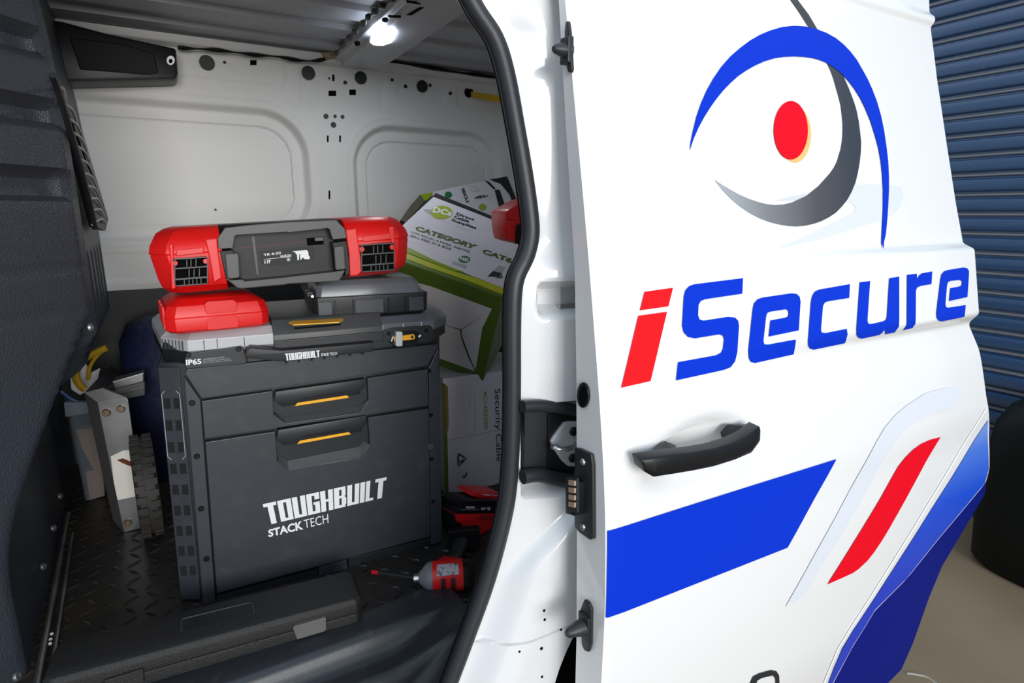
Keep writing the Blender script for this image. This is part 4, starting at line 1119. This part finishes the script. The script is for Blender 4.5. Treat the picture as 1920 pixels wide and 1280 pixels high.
# label (top face) frame: normal = -e3
TF = Frame(ptA, e2, ed=e3, eb=e1)
FF = Frame(ptA, e1, ed=e2, eb=e3)
C3 = lambda pts: K(740, 320, 5.333, pts)
trace('top_label', C3([(390, 262), (1120, 540), (1290, 640), (1380, 740), (1180, 1185), (1100, 1175), (800, 1060), (400, 900), (150, 775), (60, 730), (20, 600)]), TF, -.0012, 0, CARDW, dcs)
trace('top_edge', C3([(385, 250), (410, 222), (1140, 520), (1300, 620), (1290, 645), (1115, 545)]), TF, -.0014, 0, INK, dcs)
trace('green_band', C3([(20, 715), (150, 772), (400, 895), (700, 1015), (600, 1000), (350, 905), (150, 825), (20, 770)]), TF, -.0016, 0, LIME2, dcs)
trace('lime_band', C3([(20, 780), (150, 835), (350, 915), (600, 1008), (800, 1068), (1105, 1180), (1095, 1240), (700, 1085), (350, 965), (150, 890), (20, 835)]), TF, -.0014, 0, LIME, dcs)
trace('logo_oval', ell(828, 398, 20.5, 12.5, 30), TF, -.0020, -.0010, mat('dcs_lime', (170, 180, 40), .5), dcs)
trace('logo_shade', C3([(285, 385), (360, 385), (380, 430), (440, 470), (380, 455), (310, 415)]), TF, -.0018, -.0010, GREYPR, dcs)
ptext('DCs', C3([(375, 415), (565, 455), (580, 400), (395, 355)]), TF, -.0024, WHITEP, dcs, .04)
ptext('Direct', C3([(612, 438), (790, 500), (802, 478), (625, 415)]), TF, -.0020, INK, dcs, .03)
ptext('Cable', C3([(590, 470), (738, 520), (750, 492), (600, 442)]), TF, -.0020, INK, dcs, .03)
ptext('Supplies', C3([(560, 505), (808, 590), (825, 560), (575, 475)]), TF, -.0020, INK, dcs, .03)
ptext('we have all the connections', C3([(340, 462), (765, 605), (768, 595), (343, 452)]), TF, -.0020, GREYPR, dcs)
ptext('CATEGORY', C3([(200, 592), (790, 785), (830, 745), (222, 548)]), TF, -.0020, INKG, dcs, .05)
ptext('CAT6', C3([(868, 820), (1165, 925), (1185, 880), (895, 778)]), TF, -.0020, INKG, dcs, .05)
ptext('UTP SOLID, 4 PAIRS, 23AWG', C3([(165, 622), (745, 822), (752, 800), (172, 605)]), TF, -.0020, INK, dcs, .01)
ptext('305m REEL IN A BOX', C3([(150, 655), (565, 797), (572, 772), (158, 635)]), TF, -.0020, INK, dcs, .01)
trace('round_mark', ell(740 + 697 / 5.333, 320 + 885 / 5.333, 11, 6.6, 24), TF, -.0018, -.0010, INKDG, dcs)
ptext('REEL', C3([(650, 885), (748, 915), (752, 885), (655, 858)]), TF, -.0022, WHITEP, dcs, .03)
trace('mark_shade', C3([(580, 905), (725, 945), (715, 980), (575, 930)]), TF, -.0016, -.0010, GREYPR, dcs)
trace('cable_picture', C3([(930, 1055), (985, 1000), (1075, 1025), (1040, 1062)]), TF, -.0018, -.0010, INK, dcs)
trace('cable_picture', C3([(990, 995), (1040, 945), (1105, 965), (1075, 1020)]), TF, -.0018, -.0010, GREYPR, dcs)
trace('cable_shade', C3([(1040, 1062), (1075, 1040), (1085, 1060), (1070, 1075), (1000, 1075)]), TF, -.0016, -.0010, INKG, dcs)
# flaps on the front face
C8 = lambda pts: K(740, 320, 3.0476, pts)
trace('flap', C8([(120, 640), (205, 662), (555, 790), (380, 905), (255, 875), (150, 840)]), FF, -.0015, 0.0, CARDI, dcs)
trace('flap', C8([(555, 790), (385, 908), (378, 925), (460, 1145), (500, 900)]), FF, -.0025, 0.0, CARDI, dcs)
trace('flap', C8([(150, 845), (370, 910), (400, 1010), (460, 1145), (265, 1075), (150, 1030)]), FF, -.0010, 0.0, CARDI, dcs)
B().tube(catmull([FF.tr(p, -.0035) for p in C8([(378, 912), (385, 960), (420, 1055), (462, 1145)])], 5), .0012, 6).build('flap_gap', INK, dcs)

# carton behind it
nb = V((0.05, -0.80, 0.60)).normalized()
bf = Frame(hY((880, 365), 2.22), V((1, 0, 0)), ed=-nb); bf.a = V((1, 0, 0)); bf.a = (bf.a - nb * bf.a.dot(nb)).normalized(); bf.b = (-nb).cross(bf.a); bf.b = bf.b if bf.b.z > 0 else -bf.b
crn = C3([(255, 235), (1120, 52), (1260, 330), (1200, 570), (1000, 480), (700, 365), (420, 255)])
c2 = root('cable_carton', bf.tr((900, 400)) - nb * .2, 'white and black cable carton half hidden behind the CAT6 carton', 'carton')
B().prism([bf.tr(p) for p in crn], -nb * .10).build('carton', CARDW, c2, bevel=.003)
trace('dark_corner', C3([(950, 88), (1125, 55), (1220, 290), (1200, 380), (1150, 240), (1060, 130)]), bf, -.0012, 0, INK, c2)
trace('dark_band', C3([(1000, 190), (1050, 190), (1130, 420), (1140, 560), (1080, 500)]), bf, -.0012, 0, INK, c2)
trace('dark_line', C3([(900, 95), (945, 110), (1010, 175), (990, 185), (940, 135)]), bf, -.0012, 0, INK, c2)
trace('green_end', C3([(260, 238), (385, 212), (370, 250), (330, 285), (300, 300)]), bf, -.0012, 0, LIME2, c2)
trace('side_panel', C3([(255, 238), (330, 270), (110, 520), (60, 490), (160, 345)]), bf, -.0008, .02, mat('carton_brown', (88, 84, 70), .7), c2)
ptext('SECU', C3([(665, 180), (715, 320), (745, 305), (695, 170)]), bf, -.0015, INK, c2, .04)
ptext('Security', C3([(745, 160), (855, 190), (862, 172), (752, 145)]), bf, -.0015, GREYPR, c2)
ptext('CABLE', C3([(760, 208), (850, 215), (852, 195), (762, 190)]), bf, -.0015, GREYPR, c2)
b = B(); b.tube([bf.tr(p, -.002) for p in C3([(800, 275), (835, 255), (825, 275), (860, 245), (850, 275), (895, 240), (890, 265), (930, 245)])], .0016, 5); b.build('scribble', INK, c2)
trace('round_mark', ell(740 + 537 / 5.333, 320 + 240 / 5.333, 7, 6, 20), bf, -.0014, 0, INKDG, c2)
trace('round_mark', ell(740 + 880 / 5.333, 320 + 362 / 5.333, 7, 6, 20), bf, -.0014, 0, INKLG, c2)

# security cable carton on the floor
s0 = hZ((836, 930), FZ); s1 = hZ((946, 905), FZ)
SF = Frame((s0.x, s0.y, FZ), V((s1.x - s0.x, s1.y - s0.y, 0)))
ht = SF.ab((840, 709), 0)[2]
c3 = root('cable_carton', SF.p(.15, .12, 0), 'upright white carton printed Security Cable below the CAT6 carton', 'carton')
B().box(SF, 0, .30, 0, .24, 0, ht).build('carton', CARDW, c3, bevel=.004)
C9 = lambda pts: K(820, 690, 4.923, pts)
trace('green_edge', C9([(45, 135), (80, 150), (95, 700), (105, 1175), (75, 1185)]), SF, -.0012, 0, OLIVE, c3)
trace('torn_edge', C9([(78, 160), (98, 170), (105, 480), (100, 580), (78, 575)]), SF, -.0016, 0, KRAFT, c3)
ptext('Security Cable', C9([(515, 190), (530, 862), (598, 862), (582, 190)]), SF, -.0014, INK, c3, .0)
ptext('4C1402300', C9([(425, 210), (430, 560), (470, 558), (460, 210)]), SF, -.0014, INKLG, c3, .012)
ptext('4 Core, 14 Strands, 0.20mm', C9([(335, 225), (345, 598), (362, 598), (350, 225)]), SF, -.0014, GREYPR, c3)
ptext('300 metres', C9([(292, 230), (297, 378), (312, 378), (306, 230)]), SF, -.0014, GREYPR, c3)
b = B(); b.tube([SF.tr(p, -.0016) for p in C9([(90, 668), (300, 625), (605, 562)])], .0007, 5); b.build('tape_line', GREYPR, c3)
tri = C9([(200, 788), (268, 832), (200, 905), (193, 898), (193, 795), (200, 788)])
b = B(); b.tube([SF.tr(p, -.0016) for p in tri], .0016, 6); b.tube([SF.tr(p, -.0016) for p in ell(863.5, 860, 5.2, 6.5, 16)], .0013, 6); b.tube([SF.tr(p, -.0016) for p in C9([(210, 850), (222, 865), (238, 840)])], .0011, 6); b.build('compliance_mark', INK, c3)
b = B(); pe = ell(867.6, 893.5, 8.6, 10.5, 20); b.tube([SF.tr(p, -.0016) for p in pe + pe[:1]], .0006, 5); b.build('ring_mark', GREYPR, c3)
b = B(); b.tube([SF.tr(p, -.0016) for p in C9([(232, 990), (245, 1015), (275, 965)])], .0022, 6); b.build('tick_mark', INK, c3)

# red bracket peeking out beside the seal
rb = root('red_box', hY((970, 452), 1.12), 'bright red plastic box peeking out from behind the door seal', 'box')
RF = Frame(hY((970, 420), 1.12), V((1, -.15, 0)))
trace('shell', K(740, 320, 5.333, [(1112, 430), (1125, 395), (1290, 300), (1400, 260), (1400, 760), (1215, 715), (1140, 690), (1118, 560)]), RF, 0, .10, TRED, rb, bevel=.006, smooth=True)
trace('shell_seam', K(740, 320, 5.333, [(1116, 480), (1220, 490), (1222, 496), (1116, 487)]), RF, -.001, .002, mat('seam_red', (120, 10, 14), .5), rb)
trace('latch', K(740, 320, 5.333, [(1225, 545), (1290, 520), (1380, 530), (1380, 750), (1210, 730), (1215, 690)]), RF, -.008, .004, BLACKS, rb, bevel=.002)

# ================================================================== POWER TOOLS
def frustum(b, c, ax, seglist, n=20):
    ax = V(ax).normalized(); t = V((0, 0, 1)); t = (t - ax * t.dot(ax)).normalized(); s = ax.cross(t); c = V(c)
    b.loft([[c + ax * x + (t * math.cos(2 * math.pi * k / n) + s * math.sin(2 * math.pi * k / n)) * r for k in range(n)] for x, r in seglist]); return b


iz = FZ + .036
g0 = hZ((786, 1083), iz); g1 = hZ((890, 1074), iz)
gd = V((g1.x - g0.x, g1.y - g0.y, 0)).normalized(); gs = V((-gd.y, gd.x, 0))
imp = root('impact_driver', g0 + gd * .06 - V((0, 0, .036)), 'red cordless impact driver with long bit lying on the floor', 'drill')
b = B(); frustum(b, g0, gd, [(-.012, .006), (-.012, .010), (-.002, .010), (0, .0165)]); b.build('chuck', STEEL, imp, smooth=True)
b = B(); frustum(b, g0, gd, [(0, .013), (.005, .0165), (.011, .024), (.018, .0305), (.027, .0328), (.031, .0335)]); b.build('gear_housing', mat('gear_grey', (128, 130, 134), .45, metal=.1), imp, smooth=True)
b = B(); frustum(b, g0, gd, [(.028, .031), (.030, .0342), (.092, .0355), (.100, .034), (.102, .030)]); mo = b.build('motor_body', TRED, imp, smooth=True)
b = B(); frustum(b, g0, gd, [(.098, .0345), (.114, .034), (.121, .028), (.123, .015)]); b.build('rear_cap', BLACKS, imp, smooth=True)
toc = (CPOS - g0).normalized()
def onTool(x, ang, r=.0362):   # ang around the axis, 0 = up, + towards the viewer
    s = -gs if gs.dot(toc) < 0 else gs
    return g0 + gd * x + (V((0, 0, 1)) * math.cos(ang) + s * math.sin(ang)) * r
for x0, x1 in ((.048, .058), (.070, .080)):
    b = B(); b.loft([[onTool(x, a, rr) for x, rr in ((x0, .0352), (x0, .0366), (x1, .0368), (x1, .0352))] for a in (1.15, 1.35, 1.6, 1.85, 2.05)]); b.build('vent', mat('vent_wine', (58, 14, 20), .6), imp)
b = B(); b.loft([[onTool(x, a, rr) for x, rr in ((.040, .0352), (.040, .0364), (.088, .0366), (.088, .0352))] for a in (.25, .45, .65, .85, .98)]); b.build('sticker', mat('sticker_grey', (190, 186, 192), .4, var=(120, (90, 80, 90), .5, .62)), imp)
b = B(); hx = gd * .070; up_ = gs if gs.dot(toc) < 0 else -gs
p0 = g0 + gd * .066 + up_ * .030 + V((0, 0, -.004)); pts = [p0, p0 + up_ * .03 + gd * .012, p0 + up_ * .075 + gd * .028, p0 + up_ * .105 + gd * .036]
b.tube(pts, [.021, .0175, .0185, .022], 14, flat=.8); b.build('handle', BLACKP, imp, smooth=True)
hull('trigger_guard', [g0 + gd * .04 + up_ * .02 + V((0, 0, a)) for a in (.012, .026)] + [g0 + gd * .075 + up_ * .028 + V((0, 0, a)) for a in (.010, .024)] + [g0 + gd * .056 + up_ * .062 + V((0, 0, a)) for a in (-.01, .012)] + [g0 + gd * .085 + up_ * .040 + V((0, 0, a)) for a in (.008, .02)], TRED, imp, bevel=.002, smooth=True)
pb = p0 + up_ * .115 + gd * .040
b = B(); fb = Frame(pb, gd); fb.d = up_; b.box(fb, -.035, .045, 0, .022, -.030, .030); b.build('battery', BLACKS, imp, bevel=.004)
tip = hZ((692, 1071), FZ + .022); c0_ = g0 - gd * .010
B().tube([c0_, tip], .0032, 8).build('bit_shaft', mat('bit_steel', (64, 66, 70), .4, metal=.6), imp, smooth=True)
tt = (tip - c0_)
B().tube([c0_ + tt * .80, c0_ + tt * .93], .0046, 10).build('bit_sleeve', mat('sleeve_red', (215, 20, 40), .4), imp, smooth=True)
B().tube([c0_ + tt * .93, tip + tt * .14], [.0036, .0020], 8).build('bit_tip', BLACKS, imp, smooth=True)

# battery tool further back, standing on its head
bz = hZ((876, 1022), FZ)
MF = Frame((bz.x, bz.y + .01, FZ), V((1, .25, 0)))
mt = root('cordless_drill', MF.p(.06, .05, 0), 'red and black cordless tool with 5.0 battery standing behind the impact driver', 'drill')
C5 = lambda pts: K(780, 900, 5.333, pts)
trace('battery_top', C5([(420, 255), (500, 205), (800, 200), (860, 230), (830, 330), (380, 335), (430, 290)]), MF, .0, .07, BLACKS, mt, bevel=.003, smooth=True)
trace('battery_body', C5([(382, 338), (830, 330), (850, 420), (770, 480), (640, 550), (520, 635), (500, 600), (455, 430), (400, 420)]), MF, .002, .07, TRED, mt, bevel=.004, smooth=True)
trace('battery_side', C5([(382, 345), (400, 425), (455, 440), (505, 640), (455, 635), (410, 510)]), MF, -.002, .06, BLACKS, mt, bevel=.002)
trace('battery_plate', C5([(500, 248), (760, 250), (790, 300), (450, 300)]), MF, -.0015, .002, mat('plate_ink', (20, 20, 24), .4), mt)
trace('plate_logo', C5([(503, 262), (590, 262), (585, 282), (500, 283)]), MF, -.0025, 0, mat('logo_pale', (215, 190, 190), .5), mt)
ptext('5.0', C5([(748, 270), (650, 272), (648, 297), (745, 300)]), MF, -.003, WHITEP, mt, .03)
ptext('LITHIUM-ION', C5([(628, 288), (445, 290), (445, 302), (628, 300)]), MF, -.003, GREYPR, mt, .01)
trace('battery_window', C5([(505, 480), (575, 480), (590, 570), (540, 610)]), MF, -.001, .004, BLACKS, mt, bevel=.001)
trace('battery_ridge', C5([(600, 370), (680, 345), (800, 350), (790, 395), (700, 400)]), MF, -.002, .004, mat('ridge_red', (170, 24, 28), .4), mt, bevel=.002)
trace('upper_body', C5([(560, 160), (610, 125), (850, 130), (860, 210), (680, 190), (620, 180)]), MF, .02, .09, TRED, mt, bevel=.004, smooth=True)
ptext('FUEL', C5([(820, 145), (655, 138), (655, 152), (820, 160)]), MF, .0185, WHITEP, mt, .02)
# ================================================================== CLUTTER ON THE LEFT
aF0 = hZ((232, 998), FZ); aF1 = hZ((272, 990), FZ)
AF = Frame((aF0.x, aF0.y, FZ), V((1, -.12, 0)))
al = root('metal_bracket', AF.p(.02, .05, 0), 'riveted aluminium panel with a torn white sticker leaning left of the chest', 'metal panel')
pan = trace('panel', [(182, 754), (184, 752), (236, 745), (240, 750), (272, 988), (232, 998)], AF, 0, .006, METAL, al, bevel=.0012)
B().prism([AF.tr(p, .002) for p in [(158, 736), (183, 754), (232, 998), (212, 975)]], AF.d * .30).build('side', mat('panel_dark', (26, 26, 27), .4), al)
trace('top_flange', [(158, 736), (190, 728), (236, 745), (183, 754)], AF, .003, .012, METAL, al)
trace('sticker', K(80, 600, 4.268, [(545, 1090), (640, 1045), (740, 1035), (770, 1260), (765, 1500), (600, 1545), (560, 1300)][:3] + [(752, 1100), (768, 1300), (790, 1400)] + [(600, 1440), (570, 1300)]), AF, -.0012, 0, mat('sticker_white', (216, 212, 204), .6, var=(14, (196, 190, 180), .5, .7)), al)
trace('rust_mark', K(80, 600, 4.268, [(595, 1118), (640, 1105), (700, 1130), (752, 1165), (745, 1180), (690, 1165), (630, 1140)]), AF, -.0018, 0, mat('rust', (96, 36, 20), .8), al)
for p in [(200, 773), (227, 766), (240, 979)]: screw(AF.tr(p, 0), -AF.d, .010, mat('rivet', (140, 122, 104), .35, metal=.8), al, 'rivet')

# silver bars behind the panel
for k, (pp_, lab_) in enumerate([([(188, 745), (272, 722), (272, 741), (192, 757)], 'dark metal channel lying nearest behind the aluminium panel'), ([(180, 724), (270, 698), (270, 716), (184, 740)], 'pale metal channel lying behind the dark channel')]):
    f2 = Frame(hY((230, 735), 1.90 + .06 * k), V((1, 0, 0)))
    bar = trace('metal_channel', pp_, f2, 0, .05, METAL if k else CHESTG, None, bevel=.003)
    tag(bar, lab_, 'metal bar')

# clear tub with cardboard
tb0 = hZ((160, 936), FZ); tb1 = hZ((196, 930), FZ)
TB = Frame((tb0.x, tb0.y - .02, FZ), V((1, -.05, 0)))
tub = root('plastic_tub', TB.p(.04, .05, 0), 'translucent plastic tub with cardboard inside by the bulkhead', 'tub')
trace('wall', [(132, 770), (190, 765), (196, 930), (164, 938)], TB, 0, .004, TUBM, tub)
trace('rim', [(119, 755), (192, 754), (194, 770), (122, 782)], TB, -.012, .012, mat('tub_rim', (112, 126, 138), .35), tub, bevel=.003)
B().prism([TB.tr(p, .0) for p in [(132, 770), (164, 938), (160, 936), (128, 770)]], TB.d * .2).build('side_wall', TUBM, tub)
cb = trace('cardboard_roll', [(142, 806), (178, 802), (190, 880), (176, 882), (152, 838)], TB, .012, .06, KRAFT, None, bevel=.002); tag(cb, 'folded brown cardboard flap in the upper part of the tub', 'cardboard')
cb = trace('cardboard_box', [(160, 884), (190, 880), (197, 928), (168, 938)], TB, .012, .07, KRAFT, None, bevel=.002); tag(cb, 'small brown cardboard box at the bottom of the tub', 'cardboard')
# yellow cable loop
yc = [hY(p, 2.05) for p in [(200, 652), (182, 660), (160, 672), (145, 690), (143, 708), (150, 722), (160, 730)]]
b = B(); b.tube(catmull(yc, 5), .010, 8); b.tube(catmull([hY(p, 2.05) for p in [(192, 658), (178, 672), (168, 690), (165, 712)]], 5), .005, 8)
tag(b.build('yellow_cable', YCAB, None, smooth=True), 'loop of yellow cable hanging over the clear tub', 'cable')
bc = catmull([hY(p, 2.0) for p in [(113, 733), (120, 738), (130, 746), (142, 752)]], 4)
b = B(); b.tube(bc, .005, 8); tag(b.build('blue_lead', mat('lead_blue', (20, 70, 120), .5), None, smooth=True), 'short blue lead over the rim of the tub', 'cable')
gp = trace('grey_sheet', [(130, 684), (156, 670), (168, 700), (188, 690), (180, 725), (150, 740), (134, 730)], Frame(hY((150, 700), 2.12), V((1, 0, 0))), 0, .01, CARDI, None); tag(gp, 'pale grey folded sheet standing behind the yellow cable', 'sheet')
# navy bag
nbg = B()
def nring(z, i): 
    P = []
    for k in range(20):
        a = 2 * math.pi * k / 20; r = 1 + .06 * math.sin(3 * a + z * 30) + .05 * math.sin(5 * a - z * 17)
        P.append(V((-.05 + (.13 - i) * r * math.cos(a), 2.16 + (.12 - i) * r * math.sin(a), z)))
    return P
nbg.loft([nring(.58, .02), nring(.7, 0), nring(.9, .0), nring(1.02, .005), nring(1.08, .03), nring(1.10, .08)])
tag(nbg.build('cloth_bag', NAVY, None, smooth=True), 'dark navy cloth bag behind the metal channels', 'bag')

# treaded rubber wheel edge
ty = root('rubber_wheel', hZ((298, 1042), FZ), 'black knobbly rubber tyre standing against the left side of the chest', 'tyre')
tc_ = hZ((296, 1040), FZ); R_ = .135
cc = V((tc_.x - .012, tc_.y + .13, FZ + R_ + .004)); ax = V((1, .07, 0)).normalized()
b = B()
t1 = V((0, 0, 1)); t2 = ax.cross(t1)
def circ(a, r, x): return cc + ax * x + (t1 * math.cos(a) + t2 * math.sin(a)) * r
b.loft([[circ(2 * math.pi * k / 40, r, x) for k in range(40)] for x, r in ((-.026, R_ * .55), (-.026, R_ * .88), (-.018, R_ * .95), (.018, R_ * .95), (.026, R_ * .88), (.026, R_ * .55))])
b.build('tyre', TYRE, ty, smooth=True)
fk = None
for k in range(30):
    for s_ in (-1, 1):
        a = 2 * math.pi * (k + (.5 if s_ > 0 else 0)) / 30
        bb = B(); bb.loft([[circ(a + da, r, x) for da, x in ((-.06, s_ * .004), (.06, s_ * .004), (.06, s_ * .024), (-.06, s_ * .024))] for r in (R_ * .93, R_)]); bb.build('tread_block', TYRE, ty)

# yellow strap on the wall
b = B(); q0 = onWall((880, 176)); 
for a_, c_ in (((964, 183), (964, 188)), ((966, 190), (966, 199))):
    p = hY(a_, 2.20); q = hY(c_, 2.20)
    b.prism([q0 + V((0, -.012, .006)), p, q, q0 + V((0, -.012, -.014))], (0, -.004, 0))
tag(b.build('ratchet_strap', mat('strap_yellow', (205, 165, 20), .6), None), 'yellow webbing strap threaded through the wall hole', 'strap')

# ================================================================== BIN OUTSIDE
n0 = hZ((1866, 1084), 0)
bn = root('garbage_bag', (2.95, 0.72, 0), 'black soft sided bag standing before the roller shutter', 'bag')
b = B(); rings = []
for z, s in ((0, .88), (.03, .97), (.2, 1.0), (.45, 1.0), (.60, .96), (.68, .86), (.72, .7), (.735, .4)):
    rr = []
    for k in range(28):
        a = 2 * math.pi * k / 28; ca, sa = math.cos(a), math.sin(a)
        rx = .23 * (abs(ca) ** .55) * (1 if ca > 0 else -1); ry = .36 * (abs(sa) ** .55) * (1 if sa > 0 else -1)
        rr.append(V((2.93 + rx * s, .64 + ry * s, z)))
    rings.append(rr)
b.loft(rings); b.build('bag_body', BIN, bn, smooth=True)
for pts in ([(1846, 938), (1838, 932), (1833, 945), (1832, 965), (1836, 962)], [(1852, 1006), (1840, 1006), (1830, 1018), (1827, 1040), (1830, 1055)]):
    B().tube(catmull([hY(p, 1.0) for p in pts], 4), .012, 6, flat=.5).build('strap', BLACKS, bn, smooth=True)
yt = hX((1908, 810), 2.90)
b = B(); b.tube([yt + V((0, .028 * math.cos(a), .038 * math.sin(a) - .005)) for a in [k * math.pi / 8 for k in range(17)]], .006, 6)
b.tube([yt + V((0.01, .018 * math.cos(a) - .02, .03 * math.sin(a) - .005)) for a in [k * math.pi / 8 for k in range(17)]], .006, 6)
tag(b.build('yellow_tie', mat('tie_yellow', (190, 190, 20), .5), None, smooth=True), 'bright yellow loop tie on top of the black bag', 'tie')
